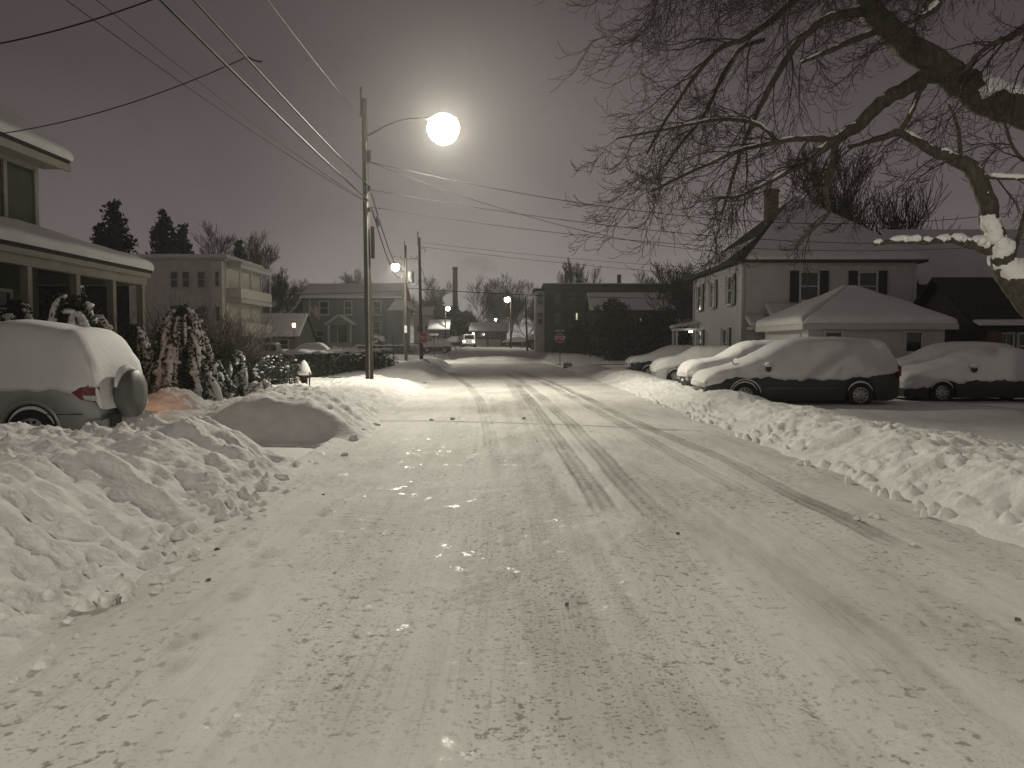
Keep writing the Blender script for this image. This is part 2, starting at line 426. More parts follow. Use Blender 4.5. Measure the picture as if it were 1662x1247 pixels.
hh = mth(t, 'ADD', mth(t, 'ADD', mth(t, 'MULTIPLY', noise_(t, vec, 14, 6, None, .65), .8), mth(t, 'MULTIPLY', noise_(t, vec, 70, 4), .35)), mth(t, 'MULTIPLY', spots, -.6))
bu = nd(t, 'ShaderNodeBump'); bu.inputs['Strength'].default_value = .55; bu.inputs['Distance'].default_value = .022
lk(t, hh, bu.inputs['Height']); lk(t, bu.outputs[0], b.inputs['Normal'])
struct(grid_mesh('road', X, Y, Z, ROAD, attr={'dirt': d, 'speck': spk}))
# the cross street
xs = np.linspace(-90, 90, 260); ysx = np.linspace(72.5, 82.5, 30)
X, Y = np.meshgrid(xs, ysx)
Z = rise(Y) - .045 + .07 * sstep(4.3, 5, np.abs(Y - 77.5)) + .03 * fbm(X * .8, Y * .8, 3, 8)
z0 = np.zeros_like(X)
struct(grid_mesh('cross_street', X, Y, Z, ROAD, attr={'dirt': z0 + .12, 'speck': z0}))
# a crack running across the packed snow
mb = MB(); pts = [G(px, py) for px, py in ((604, 684), (700, 684), (800, 686), (880, 689), (960, 692), (1050, 696), (1150, 701))]
rg = random.Random(3); pl = []
for a, c in zip(pts[:-1], pts[1:]):
    for k in range(12):
        q = a.lerp(c, k / 12); pl.append(Vector((q.x, q.y + rg.uniform(-.03, .03), .009)))
vs = []; fs = []
for i, q in enumerate(pl):
    w = .018 + rg.uniform(0, .016); vs += [q + Vector((0, -w, 0)), q + Vector((0, w, .0))]
    if i: fs.append((2 * i - 2, 2 * i, 2 * i + 1, 2 * i - 1))
mb.add(vs, fs); struct(mb.build('road_seam', mat('seam_dirt', (.13, .12, .1), .9, .4, 6)))

# ------------------------------------------------------------------ snow banks
def bank(name, label, xs, ys, fn, m=SNOWB):
    X, Y = np.meshgrid(xs, ys)
    Hh = fn(X, Y)
    base = rise(Y) + yard(X, Y)
    o = grid_mesh(name, X, Y, base + Hh, m, keep=Hh > -.05)
    return tag(o, label, 'snow bank')
def rough(X, Y, k=1.0, s=0):
    wx = X + .25 * fbm(X * 2.3, Y * 2.3, 3, s + 20); wy = Y + .25 * fbm(X * 2.3 + 9, Y * 2.3, 3, s + 21)
    pk = np.clip(.5 + 1.6 * fbm(X * .9, Y * .9, 2, s + 30), .15, 1.2)
    r = .12 * fbm(X * 1.3, Y * 1.3, 4, s) + .08 * (.55 - worley(wx * 2.4, wy * 2.4, s + 3)) + pk * (.10 * (.45 - worley(wx * 5.4, wy * 5.4, s + 5)) + .045 * (.45 - worley(wx * 11, wy * 11, s + 9))) + .04 * fbm(X * 9, Y * 9, 3, s + 40)
    return r * k
def near_left(X, Y):
    j = .12 * fbm(Y * 1.2, X * 0 + 3, 4, 2) + .05 * fbm(Y * 5, X * 3, 2, 6)
    s = eL(Y) + .12 - X + j
    end = 12.1 - .12 * (X + 4) ** 2 * (X > -4) + .25 * fbm(X * 1.5, X * 0, 3, 4)
    e = sstep(0, 1.25, end - Y)
    top = .60 + .16 * fbm(X * .5, Y * .45, 3, 11)
    h = top * (sstep(-.1, 1.5, s) ** 1.15) * (1 - .55 * sstep(3.6, 5.5, s))
    face = sstep(.15, .6, s) * (1 - sstep(1.3, 1.9, s))
    stria = .16 * fbm(Y * 2.6 + .5 * X + .8 * fbm(X * 1.5, Y * 1.5, 3, 27), X * .8, 4, 21) + .07 * fbm(Y * 6 + .9 * X, X * 1.6, 3, 22)
    lump = rough(X, Y, .8 + .3 * (s < .8), 1) * (1 + 1.0 * sstep(1.0, 1.6, s) * (1 - sstep(3, 4, s)))
    h = (h + face * stria + lump * sstep(-.05, .5, s)) * e
    clods = (.16 * np.clip(.42 - worley(X * 5.1 + vn(Y,X,4), Y * 4.1 + 2 * vn(X * 2, Y * 2, 9), 41), 0, 1)) * (1 - sstep(.1, .6, np.abs(s - .12))) * e * (vn(X * 2.3, Y * 2.3, 47) > -.08)
    return np.where((s < -.28) | (Y > end + .1), -.2, np.maximum(h, -.02) - .03 + clods * 1.6 - .12 * (1 - sstep(-.28, -.02, s)) * (clods < .02))
bank('snow_bank', 'large churned bank of plowed snow in front of the silver car at the left edge', np.concatenate([np.linspace(-9.5, -6.2, 45), np.linspace(-6.15, -2.0, 190)]), geo(-2, 12.8, .008, .035, .06), near_left)
def mid_left(X, Y):
    j = .1 * fbm(Y * 1.1, X * 0 + 7, 4, 12) + .06 * fbm(Y * 4, X * 3, 2, 16)
    s = eL(Y) + .05 - X + j + .25 * sstep(18, 15, Y)
    front = 13.6 + .10 * fbm(X * 1.2, X * 0, 3, 14) - .28 * (X + 3) * (X > -4.2) * 0 + .35 * sstep(-6, -8.5, X)
    e = sstep(-.02, .9, Y - front)
    top = (.72 - .34 * sstep(17, 21, Y)) + .10 * fbm(X * .6, Y * .5, 3, 18)
    h = top * sstep(-.1, 1.25, s) * (1 - .75 * sstep(2.0, 3.6, s))
    h = h + rough(X, Y, 1.1, 23) * sstep(0, .4, s) * sstep(.55, 1.0, Y - front) + .03 * fbm(X * 3, Y * 3, 3, 24)
    h = h * e * (1 - sstep(32, 35, Y))
    return np.where((s < -.25) | (Y < front - .1), -.2, np.maximum(h, -.02) - .02 - .1 * (1 - sstep(-.25, 0, s)))
bank('snow_bank', 'rounded snow bank with a smooth cut face, just past the driveway at left', np.concatenate([np.linspace(-9, -6.4, 30), np.linspace(-6.35, -2.3, 120)]), geo(13.2, 35, .0055, .05, .2), mid_left)
def far_left(X, Y):
    j = .2 * fbm(Y * .7, X * 0 + 2, 4, 62)
    s = eL(Y) + .05 - X + j
    h = (.42 + .3 * fbm(X * .4, Y * .2, 2, 63)) * sstep(-.1, 1.1, s) * (1 - .6 * sstep(1.8, 3.6, s))
    h = (h + rough(X, Y, .55, 64) * sstep(.1, .6, s)) * sstep(38, 41, Y) * (1 - sstep(67, 71.5, Y))
    return np.where(s < -.25, -.2, np.maximum(h, -.02) - .02)
bank('snow_bank', 'low plowed bank at the foot of the stop sign pole on the left corner', np.linspace(-11, -3.2, 70), np.linspace(37, 72, 150), far_left)
def right_bank(X, Y):
    j = .12 * fbm(Y * 1.3, X * 0 + 5, 4, 32) + .06 * fbm(Y * 5, X * 3, 2, 36)
    s = X - (eR(Y) - .05 + j)
    wid = 1.75 + 1.7 * sstep(14, 6, Y)
    top = .36 + .13 * fbm(X * .55, Y * .5, 3, 33) + .08 * sstep(12, 7, Y)
    h = top * sstep(-.15, 1.0, s) * (1 - .75 * sstep(wid * .7, wid * 1.5, s))
    lump = rough(X, Y, .8, 37) * sstep(-.1, .4, s) * (1 - .65 * sstep(wid * .6, wid * 1.4, s))
    gap = 1 - .85 * np.exp(-((Y - 46) / 2.5) ** 2)
    e = (1 - sstep(64, 69, Y)) * gap * (1 - .5 * sstep(19.5, 21, Y) * (1 - sstep(33, 36, Y)) * sstep(.9, 2, s))
    drive = .26 * sstep(7.6, 8.6, X) * sstep(12.6, 13.6, Y) * (1 - sstep(17, 18.5, Y))
    h = (h + lump) * e - drive
    clods = (.14 * np.clip(.42 - worley(X * 4.6 + vn(Y,X,4), Y * 4 + 2 * vn(X * 2, Y * 2, 9), 45), 0, 1)) * (1 - sstep(.1, .5, np.abs(s))) * (Y < 30) * (vn(X * 2.3, Y * 2.3, 48) > -.05)
    edge = (1 - sstep(wid * 1.0, wid * 1.9, s))
    return np.where(s < -.28, -.2, (np.maximum(h, -.0) + .03) * np.maximum(edge, .0) - .03 * (1 - edge) + clods * 1.6 - .1 * (1 - sstep(-.28, 0, s)) * (clods < .02))
bank('snow_bank', 'long lumpy plowed bank along the right edge of the road beside the parked minivan', np.concatenate([np.linspace(3.0, 6.6, 150), np.linspace(6.65, 12, 110)]), geo(2.5, 69, .0065, .04, .4), right_bank)
def windrow(X, Y):
    r = 1 - ((X + 1.7) / 4.2) ** 2 - ((Y - 84.6) / 2.2) ** 2
    return np.where(r < 0, -.2, .42 * np.clip(r, 0, 1) ** .6 + .5 * rough(X * 1, Y * .6, 1.4, 71) - .05)
bank('snow_bank', 'churned heap of plowed snow lying across the road beyond the intersection', np.linspace(-6.5, 3, 70), np.linspace(82, 87, 40), windrow)
def corner_r(X, Y):
    s = X - (eR(Y) + .3 + .5 * fbm(Y * .5, Y * 0, 3, 81))
    h = (.5 + .3 * fbm(X * .3, Y * .5, 3, 82)) * sstep(0, 1, s) * (1 - .5 * sstep(14, 18, s)) * sstep(84.0, 85.3, Y) * (1 - sstep(87, 90, Y))
    return np.where(h <= 0.001, -.2, h + rough(X * .7, Y, .7, 83) * .8)
bank('snow_bank', 'long bank along the far side of the cross street at right, under the dark hedge', np.linspace(2, 24, 110), np.linspace(83.5, 90, 40), corner_r)
def corner_l(X, Y):
    s = (eL(Y) - .3 - .5 * fbm(Y * .5, Y * 0, 3, 85)) - X
    h = (.45 + .3 * fbm(X * .3, Y * .5, 3, 86)) * sstep(0, 1, s) * sstep(84.0, 85.3, Y) * (1 - sstep(87, 90, Y)) * (1 - sstep(18, 21, s))
    return np.where(h <= 0.001, -.2, h + rough(X * .7, Y, .7, 87) * .8)
bank('snow_bank', 'long bank along the far side of the cross street, before the blue-grey house', np.linspace(-28, -4, 110), np.linspace(83.5, 90, 40), corner_l)
def mound(X, Y):
    q = ((X + 7.15) / 1.0) ** 2 + ((Y - 17.1) / .75) ** 2
    return np.where(q > 1, -.2, .52 * np.clip(1 - q, 0, 1) ** .7 + .9 * rough(X, Y, 1, 91) * (q < .9) - .06)
bank('snow_bank', 'small mound of snow lit orange beside the spare wheel of the silver car', np.linspace(-8.3, -6.0, 60), np.linspace(16.2, 18, 50), mound)
# loose clods
rg = random.Random(8)
cl0 = None
for i, (px, py, s_) in enumerate([(458, 776, .11), (175, 975, .10), (112, 1008, .05), (560, 738, .07), (338, 942, .03), (352, 892, .035), (920, 981, .025), (610, 690, .10), (590, 700, .12), (575, 712, .13),
                                  (1480, 882, .05), (1420, 838, .07), (1390, 842, .05), (1300, 752, .08), (1100, 866, .03), (1652, 1006, .035), (525, 803, .03), (850, 679, .06), (700, 682, .06), (735, 680, .08)]):
    dark = s_ < .04
    s_ *= .62 if dark else .8
    m_ = MB(); m_.blob((0, 0, 0), (s_, s_ * .8, s_ * .62), rg, .3, 9, 7)
    o = m_.build('snow_clod', MATS['seam_dirt'] if dark else SNOWB, None, True)
    o.location = G(px, py, s_ * .3); o.rotation_euler = (0, 0, rg.uniform(0, 6))
    tag(o, 'tiny dark clod lying on the packed snow road' if dark else 'small white lump of plowed snow lying on the road by the bank', 'snow clod', 'dark clods on the road' if dark else 'snow lumps on the road')

# ------------------------------------------------------------------ houses
def window(parent, c, u, n, w, h, fm=WHITET, pane=GLASS, sill=True, shutters=False, snow=True, rails=1):
    """window (frame mesh) > pane, sill; shutters are parts of the house"""
    c = Vector(c); u = Vector(u); n = Vector(n); R = Matrix((u, n, Vector((0, 0, 1)))).transposed()
    fr = .09
    m = MB()
    for sx in (-1, 1): m.box(c + R @ Vector((sx * (w / 2 - fr / 2), .03, 0)), (fr, .08, h), M=R)
    for sz in (-1, 1): m.box(c + R @ Vector((0, .028, sz * (h / 2 - fr / 2))), (w - 2 * fr, .076, fr), M=R)
    if rails: m.box(c + R @ Vector((0, .02, 0)), (w - 2 * fr, .06, .055), M=R)
    if rails > 1:
        m.box(c + R @ Vector((0, .015, h * .22)), (.03, .04, h * .4), M=R)
    f = m.build('window', fm, parent)
    MB().box(c + R @ Vector((0, .0, 0)), (w - 2 * fr + .01, .03, h - 2 * fr + .01), M=R).build('pane', pane, f)
    if sill: MB().box(c + R @ Vector((0, .06, -h / 2 - .03)), (w + .1, .16, .06), M=R).build('sill', fm, f)
    if snow and sill:
        MB().box(c + R @ Vector((0, .07, -h / 2 + .035)), (w, .12, .07), M=R).build('snow', SNOW, f)
    if shutters:
        for sx in (-1, 1):
            MB().box(c + R @ Vector((sx * (w / 2 + .24), .03, 0)), (.42, .06, h + .04), M=R).build('shutter', SHUT, parent)
    return f
def slab(m, a, b_, c, d_, t_):
    """thick quad: corners a b c d (counter-clockwise seen from above), thickness t_ downwards"""
    P4 = [Vector(q) for q in (a, b_, c, d_)]; n = (P4[1] - P4[0]).cross(P4[3] - P4[0]).normalized()
    if n.z < 0: n = -n
    lo = [q - n * t_ for q in P4]
    m.add(P4 + lo, [(0, 1, 2, 3), (7, 6, 5, 4), (0, 4, 5, 1), (1, 5, 6, 2), (2, 6, 7, 3), (3, 7, 4, 0)])
def soft_slab(m, a, b_, c, d_, t_, seed=0, n=14):
    """a blanket of snow over the quad a b c d: thick in the middle, rounded at the rim"""
    if t_ <= 0: return
    a, b_, c, d_ = [Vector(q) for q in (a, b_, c, d_)]
    nr = (b_ - a).cross(d_ - a)
    if nr.length < 1e-6: nr = (c - a).cross(d_ - a)
    nr.normalize()
    if nr.z < 0: nr = -nr
    L1 = max((b_ - a).length, (c - d_).length); L2 = max((d_ - a).length, (c - b_).length)
    def sp_(L):
        e = min(.45, .8 * t_ / max(L, .01)); return sorted(set([0, e * .15, e * .45, e] + list(np.linspace(e, 1 - e, n)) + [1 - e, 1 - e * .45, 1 - e * .15, 1]))
    U = sp_(L1); V = sp_(L2); vs = []; fs = []
    for j, v in enumerate(V):
        for i, u in enumerate(U):
            p = a.lerp(b_, u).lerp(d_.lerp(c, u), v)
            eu = min(u, 1 - u) * L1; ev = min(v, 1 - v) * L2; e = min(eu, ev) / (t_ * .8)
            k = 1.0 if e >= 1 else math.sqrt(max(0, 1 - (1 - e) ** 2))
            nn = float(fbm(p.x * .9 + seed, p.y * .9 + p.z, 3, seed)) * .35
            out = .04 * (1 - k)
            vs.append(p + nr * (t_ * k * (1 + nn) + .004))
    W_ = len(U)
    for j in range(len(V) - 1):
        for i in range(W_ - 1): fs.append((j * W_ + i, j * W_ + i + 1, (j + 1) * W_ + i + 1, (j + 1) * W_ + i))
    m.add(vs, fs)
def gable_house(name, label, x0, x1, y0, y1, zb, ze, zr, axis, wm, rm=SHING, over=.35, snow=.16, trim=WHITET):
    """axis 'x': ridge runs along x"""
    t_ = thing(name, label, 'house', ((x0 + x1) / 2, (y0 + y1) / 2, zb))
    m = MB()
    if axis == 'x':
        ym = (y0 + y1) / 2
        pr = [(y0, zb), (y0, ze), (ym, zr), (y1, ze), (y1, zb)]
        vs = [(x0, a, b) for a, b in pr] + [(x1, a, b) for a, b in pr]
    else:
        xm = (x0 + x1) / 2
        pr = [(x0, zb), (x0, ze), (xm, zr), (x1, ze), (x1, zb)]
        vs = [(a, y0, b) for a, b in pr] + [(a, y1, b) for a, b in pr]
    m.add(vs, [(0, 1, 2, 3, 4), (9, 8, 7, 6, 5)] + [(i, (i + 1) % 5, (i + 1) % 5 + 5, i + 5) for i in range(5)])
    m.build('wall', wm, t_, world=True)
    r = MB(); sn = MB()
    if axis == 'x':
        ym = (y0 + y1) / 2; k = (zr - ze) / (ym - y0); xa, xb = x0 - over, x1 + over
        zo = ze - k * over + .12; zr2 = zr + .12
        slab(r, (xa, y0 - over, zo), (xb, y0 - over, zo), (xb, ym, zr2), (xa, ym, zr2), .1)
        slab(r, (xb, y1 + over, zo), (xa, y1 + over, zo), (xa, ym, zr2), (xb, ym, zr2), .1)
        soft_slab(sn, (xa, y0 - over, zo), (xb, y0 - over, zo), (xb, ym + .05, zr2), (xa, ym + .05, zr2), snow, 1)
        soft_slab(sn, (xb, y1 + over, zo), (xa, y1 + over, zo), (xa, ym - .05, zr2), (xb, ym - .05, zr2), snow, 2)
    else:
        xm = (x0 + x1) / 2; k = (zr - ze) / (xm - x0); ya, yb = y0 - over, y1 + over
        zo = ze - k * over + .12; zr2 = zr + .12
        slab(r, (x0 - over, yb, zo), (x0 - over, ya, zo), (xm, ya, zr2), (xm, yb, zr2), .1)
        slab(r, (x1 + over, ya, zo), (x1 + over, yb, zo), (xm, yb, zr2), (xm, ya, zr2), .1)
        soft_slab(sn, (x0 - over, yb, zo), (x0 - over, ya, zo), (xm + .05, ya, zr2), (xm + .05, yb, zr2), snow, 3)
        soft_slab(sn, (x1 + over, ya, zo), (x1 + over, yb, zo), (xm - .05, yb, zr2), (xm - .05, ya, zr2), snow, 4)
    ro = r.build('roof', rm, t_, world=True)
    if snow: sn2 = sn.build('roof_snow', SNOWR, t_, True, world=True)
    return t_
class Loc:
    """draw parts in world coordinates under a thing that stands at its own base"""
    def __init__(s, t_): s.t = t_
    def __call__(s, name, m, mt, smooth=False): return m.build(name, mt, s.t, smooth, world=True)
    def win(s, c, u, n, w, h, **k): return window(s.t, Vector(c) - s.t.location, u, n, w, h, **k)

# --- left house with porch
lh = thing('porch_house', 'green house with white trim and a long snowy porch roof at left', 'house', (-12.8, 17, 0))
A = Loc(lh)
xw, xe = -12.85, -12.15
A('wall', MB().bb(-20.5, xw, 5, 22.5, 0, 6.9), GREENS)
m = MB()
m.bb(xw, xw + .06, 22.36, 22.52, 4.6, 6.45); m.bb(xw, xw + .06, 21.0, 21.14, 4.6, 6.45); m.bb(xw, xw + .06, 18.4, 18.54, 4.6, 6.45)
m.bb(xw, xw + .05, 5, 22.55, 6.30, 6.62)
A('corner_board', m, SHADET)
for yy in (20.0, 17.0, 13.5): A.win((xw + .02, yy, 5.35), (0, 1, 0), (1, 0, 0), 1.15, 1.7, snow=False)
m = MB(); k = 8.2 / 12; zt = 6.68
slab(m, (xe, 23.0, zt), (xe, 4.5, zt), (-16.7, 4.5, zt + k * 4.55), (-16.7, 23.0, zt + k * 4.55), .1)
slab(m, (-21.2, 4.5, zt), (-21.2, 23.0, zt), (-16.7, 23.0, zt + k * 4.55), (-16.7, 4.5, zt + k * 4.55), .1)
m.add([(xw, 22.5, 6.6), (-20.5, 22.5, 6.6), (-16.7, 22.5, zt + k * 4.3), (xw, 22.3, 6.6), (-20.5, 22.3, 6.6), (-16.7, 22.3, zt + k * 4.3)], [(0, 1, 2), (5, 4, 3), (0, 2, 5, 3), (1, 4, 5, 2), (0, 3, 4, 1)])
A('roof', m, SHING)
m = MB(); soft_slab(m, (xe + .03, 23.05, zt), (xe + .03, 4.5, zt), (-16.65, 4.5, zt + k * 4.55), (-16.65, 23.05, zt + k * 4.55), .26, 5, 20)
soft_slab(m, (-21.2, 4.5, zt), (-21.2, 23.0, zt), (-16.75, 23.0, zt + k * 4.55), (-16.75, 4.5, zt + k * 4.55), .26, 6, 12)
A('roof_snow', m, SNOWR, True)
m = MB(); m.bb(xe - .06, xe, 4.5, 22.98, zt - .30, zt - .1); m.bb(xw, xe - .06, 4.6, 22.9, zt - .24, zt - .18); A('fascia', m, SHADET)
xp, zp = -10.84, 3.86
m = MB()
slab(m, (xp, 25.0, zp), (xp, 4.5, zp), (xw, 4.5, 4.62), (xw, 23.0, 4.62), .09)
slab(m, (xw - 2, 25.0, zp), (xp, 25.0, zp), (xw, 23.0, 4.62), (xw - 2, 23.0, 4.62), .09)
A('porch_roof', m, SHING)
m = MB()
soft_slab(m, (xp + .04, 25.05, zp), (xp + .04, 4.5, zp), (xw + .02, 4.5, 4.62), (xw + .02, 23.0, 4.62), .24, 7, 22)
soft_slab(m, (xw - 2, 25.05, zp), (xp + .03, 25.05, zp), (xw + .1, 23.0, 4.62), (xw - 2, 23.0, 4.62), .24, 8, 12)
A('porch_snow', m, SNOWR, True)
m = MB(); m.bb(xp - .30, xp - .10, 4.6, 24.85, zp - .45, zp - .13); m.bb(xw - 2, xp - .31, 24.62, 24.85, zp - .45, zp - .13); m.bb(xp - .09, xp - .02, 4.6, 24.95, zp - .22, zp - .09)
A('porch_beam', m, SHADET)
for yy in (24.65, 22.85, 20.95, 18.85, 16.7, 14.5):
    m = MB(); m.bb(xp - .29, xp - .11, yy - .09, yy + .09, .9, zp - .452); m.bb(xp - .32, xp - .08, yy - .12, yy + .12, .9, 1.05); A('porch_post', m, SHADET)
A('porch_post', MB().bb(xw - .2, xw - .02, 24.56, 24.74, .9, zp - .452), SHADET)
m = MB(); m.bb(xw + .003, xp - .1, 4.6, 24.75, .72, .9); m.bb(xp - .14, xp - .11, 4.7, 24.7, .0, .718); A('porch_deck', m, GREYS)
A('porch_door', MB().bb(xw, xw + .06, 18.0, 19.0, .9, 3.0), mat('door_brown', (.11, .05, .035), .5, .2, 4))
for yy in (20.7, 16.2): A.win((xw + .02, yy, 2.3), (0, 1, 0), (1, 0, 0), 1.0, 1.5, snow=False)

# --- white hip-roofed house at right
wh = thing('white_house', 'two-storey white house with dark shutters and a snowy pyramid roof at right', 'house', (15.6, 46.4, 0))
A = Loc(wh)
x0, x1, y0, y1, ze = 11.4, 19.9, 41.0, 51.8, 5.85
A('wall', MB().bb(x0, x1, y0, y1, 0, ze), WHITES)
m = MB()
for xx, yy in ((x0, y0), (x0, y1), (x1, y0)): m.bb(xx - .07, xx + .07, yy - .07, yy + .07, 0, ze - .25)
m.bb(x0 - .06, x1 + .06, y0 - .06, y1 + .06, ze - .28, ze - .02); A('trim', m, WHITET)
ov = .45; ap = (15.65, 46.4, 9.85); zo = ze - .02
c4 = [(x0 - ov, y0 - ov, zo), (x1 + ov, y0 - ov, zo), (x1 + ov, y1 + ov, zo), (x0 - ov, y1 + ov, zo)]
m = MB(); m.add(c4 + [ap] + [(a, b, zo - .12) for a, b, _ in c4], [(0, 1, 4), (1, 2, 4), (2, 3, 4), (3, 0, 4), (0, 5, 6, 1), (1, 6, 7, 2), (2, 7, 8, 3), (3, 8, 5, 0), (8, 7, 6, 5)])
roof = A('roof', m, SHING)
m = MB()
up = Vector((0, 0, .02)); apv = Vector(ap) + up
soft_slab(m, Vector(c4[0]) + Vector((.45, 0, 0)), c4[1], apv, apv - Vector((.01, 0, 0)), .15, 9, 14)
soft_slab(m, c4[1], c4[2], apv, apv - Vector((0, .01, 0)), .15, 10, 10)
soft_slab(m, Vector(c4[3]).lerp(Vector(c4[0]), .15).lerp(apv, .03), Vector(c4[3]).lerp(Vector(c4[0]), .72).lerp(apv, .03), apv.lerp(Vector(c4[0]), .68), apv.lerp(Vector(c4[3]), .72), .05, 12, 10)
A('roof_snow', m, SNOWR, True)
m = MB(); m.bb(13.55, 14.15, 44.2, 44.8, 7.2, 9.95); m.bb(13.5, 14.2, 44.15, 44.85, 9.75, 9.9)
ch = A('chimney', m, BRICK); MB().bb(13.6, 14.1, 44.25, 44.75, 9.95, 10.12).build('chimney_cap', SNOW, ch, world=False).location = (0, 0, 0)
cap = kids(ch)[0]
for v in cap.data.vertices: v.co -= wh.location
A('vent_pipe', MB().lathe([(.06, 0), (.06, .75)], (13.8, 42.9, 7.0), 8), DARKM)
for px in (1313, 1408):
    xx = P(px, 455, y0).x; A.win((xx, y0 - .02, 4.55), (1, 0, 0), (0, -1, 0), 1.0, 1.5, shutters=True)
for yy, hh in ((50.1, 0), (46.9, 1), (43.1, 0)):
    A.win((x0 - .02, yy, 4.5), (0, -1, 0), (-1, 0, 0), .95, 1.55, shutters=True, pane=CURT if hh else GLASS)
for yy in (49.9, 44.0): A.win((x0 - .02, yy, 1.75), (0, -1, 0), (-1, 0, 0), .95, 1.6, shutters=True)
A('back_porch', MB().bb(12.5, 18.6, 39.2, y0 - .003, 0, 2.85), WHITES)
m = MB(); soft_slab(m, (12.2, 38.9, 2.9), (18.9, 38.9, 2.9), (18.6, y0 - .02, 3.6), (12.5, y0 - .02, 3.6), .16, 13, 10); m.add([(12.2, 38.9, 2.85), (18.9, 38.9, 2.85), (18.6, y0, 3.55), (12.5, y0, 3.55), (12.2, 38.9, 2.9), (18.9, 38.9, 2.9)], [(0, 3, 2, 1), (0, 1, 5, 4)])
A('porch_roof', m, SNOWR)
m = MB(); soft_slab(m, (11.5, 39.9, 2.55), (12.48, 39.6, 2.6), (12.48, y0 - .05, 3.05), (11.5, y0 - .02, 3.0), .14, 14, 8); m.bb(11.6, 12.4, 39.9, y0 - .05, 2.4, 2.53); A('entry_hood', m, SNOWR)
m = MB(); m.bb(9.9, x0 - .01, 50.2, 51.4, 2.55, 2.68); soft_slab(m, (9.8, 51.5, 2.7), (9.8, 50.1, 2.7), (x0, 50.1, 3.0), (x0, 51.5, 3.0), .15, 15, 8); A('porch_roof', m, SNOWR)
for yy in (50.25, 51.35): A('porch_post', MB().bb(9.95, 10.07, yy - .06, yy + .06, 0, 2.548), WHITET)
lo = thing('porch_lantern', 'small lit lantern beside the porch of the white house', 'lantern', P(1121, 538, 49.9))
MB().lathe([(.02, .12), (.09, .08), (.09, -.1), (.03, -.14)], n=8).build('lantern_frame', DARKM, lo)
MB().lathe([(.035, .05), (.1, .03), (.1, -.07), (.04, -.09)], n=8).build('lantern_glass', LENSF, lo)

# --- garage
ga = thing('garage', 'low white garage under a thick snowy hip roof behind the parked cars', 'garage', (13.2, 32.6, 0))
A = Loc(ga)
x0, x1, y0, y1, ze = 10.75, 15.7, 30.0, 35.1, 2.4
A('wall', MB().bb(x0, x1, y0, y1, 0, ze), WHITES)
ov = .3; c4 = [(x0 - ov, y0 - ov, ze), (x1 + ov, y0 - ov, ze), (x1 + ov, y1 + ov, ze), (x0 - ov, y1 + ov, ze)]; ap = Vector((13.25, 32.5, 3.72))
m = MB(); m.add(c4 + [tuple(ap)] + [(a, b, ze - .02) for a, b, _ in c4], [(0, 1, 4), (1, 2, 4), (2, 3, 4), (3, 0, 4), (0, 5, 6, 1), (1, 6, 7, 2), (2, 7, 8, 3), (3, 8, 5, 0), (8, 7, 6, 5)]); A('roof', m, SHING)
m = MB()
for i in range(4): soft_slab(m, c4[i], c4[(i + 1) % 4], ap + Vector((0, 0, .1)), ap + Vector((.001, 0, .1)), .24, 16 + i, 12)
A('roof_snow', m, SNOWR, True)
m = MB(); m.bb(x0 - ov - .03, x1 + ov + .03, y0 - ov - .03, y0 - ov + .02, ze - .2, ze - .005); m.bb(x0 - ov - .03, x0 - ov + .02, y0 - ov + .021, y1 + ov, ze - .2, ze - .005); A('fascia', m, WHITET)
m = MB(); m.bb(x0 - .05, x0 - .003, 30.7, 34.4, 0, 2.05)
for k in range(4): m.bb(x0 - .07, x0 - .051, 30.75, 34.35, .06 + k * .5, .5 + k * .5)
A('garage_door', m, WHITET)
for px in (1352, 1482): A.win((P(px, 540, 30).x, y0 - .02, 1.75), (1, 0, 0), (0, -1, 0), .72, .85, snow=False, rails=0, fm=WHITES)

# --- dark house far right
dh = gable_house('dark_house', 'dark brown house with snow-edged gables behind the white garage at far right', 21.8, 31, 44.0, 53, 0, 5.0, 8.2, 'x', DARKS, over=.4, snow=.14)
A = Loc(dh)
for px, py in ((1525, 490), (1512, 545)): A.win((P(px, py, 44).x, 43.97, P(px, py, 44).z), (1, 0, 0), (0, -1, 0), .95, 1.4)
m = MB(); m.bb(22.6, 25.4, 41.8, 43.995, 0, 2.5); soft_slab(m, (22.3, 41.5, 2.55), (25.7, 41.5, 2.55), (25.7, 44.1, 3.4), (22.3, 44.1, 3.4), .15, 22, 8); A('lean_to', m, [SNOWR])
for v in []: pass
# --- brick garage at right edge
bgx = P(1598, 540, 31).x
bh = gable_house('brick_garage', 'low dark building with a brick corner pillar and gridded window at the right edge', bgx, bgx + 7.5, 31, 37, 0, 2.45, 4.3, 'x', DARKS, over=.5, snow=0)
A = Loc(bh)
A('brick_pillar', MB().bb(bgx - .12, bgx + .42, 30.62, 30.995, 0, 2.2), BRICK)
m = MB(); soft_slab(m, (bgx - .5, 30.5, 2.36), (bgx + 8, 30.5, 2.36), (bgx + 8, 30.95, 2.52), (bgx - .5, 30.95, 2.52), .1, 50, 10); A('eave_snow', m, SNOWR, True)
for px in (1632, 1662): A.win((P(px, 545, 31).x, 30.98, 1.6), (1, 0, 0), (0, -1, 0), .62, 1.05, rails=2, snow=False)

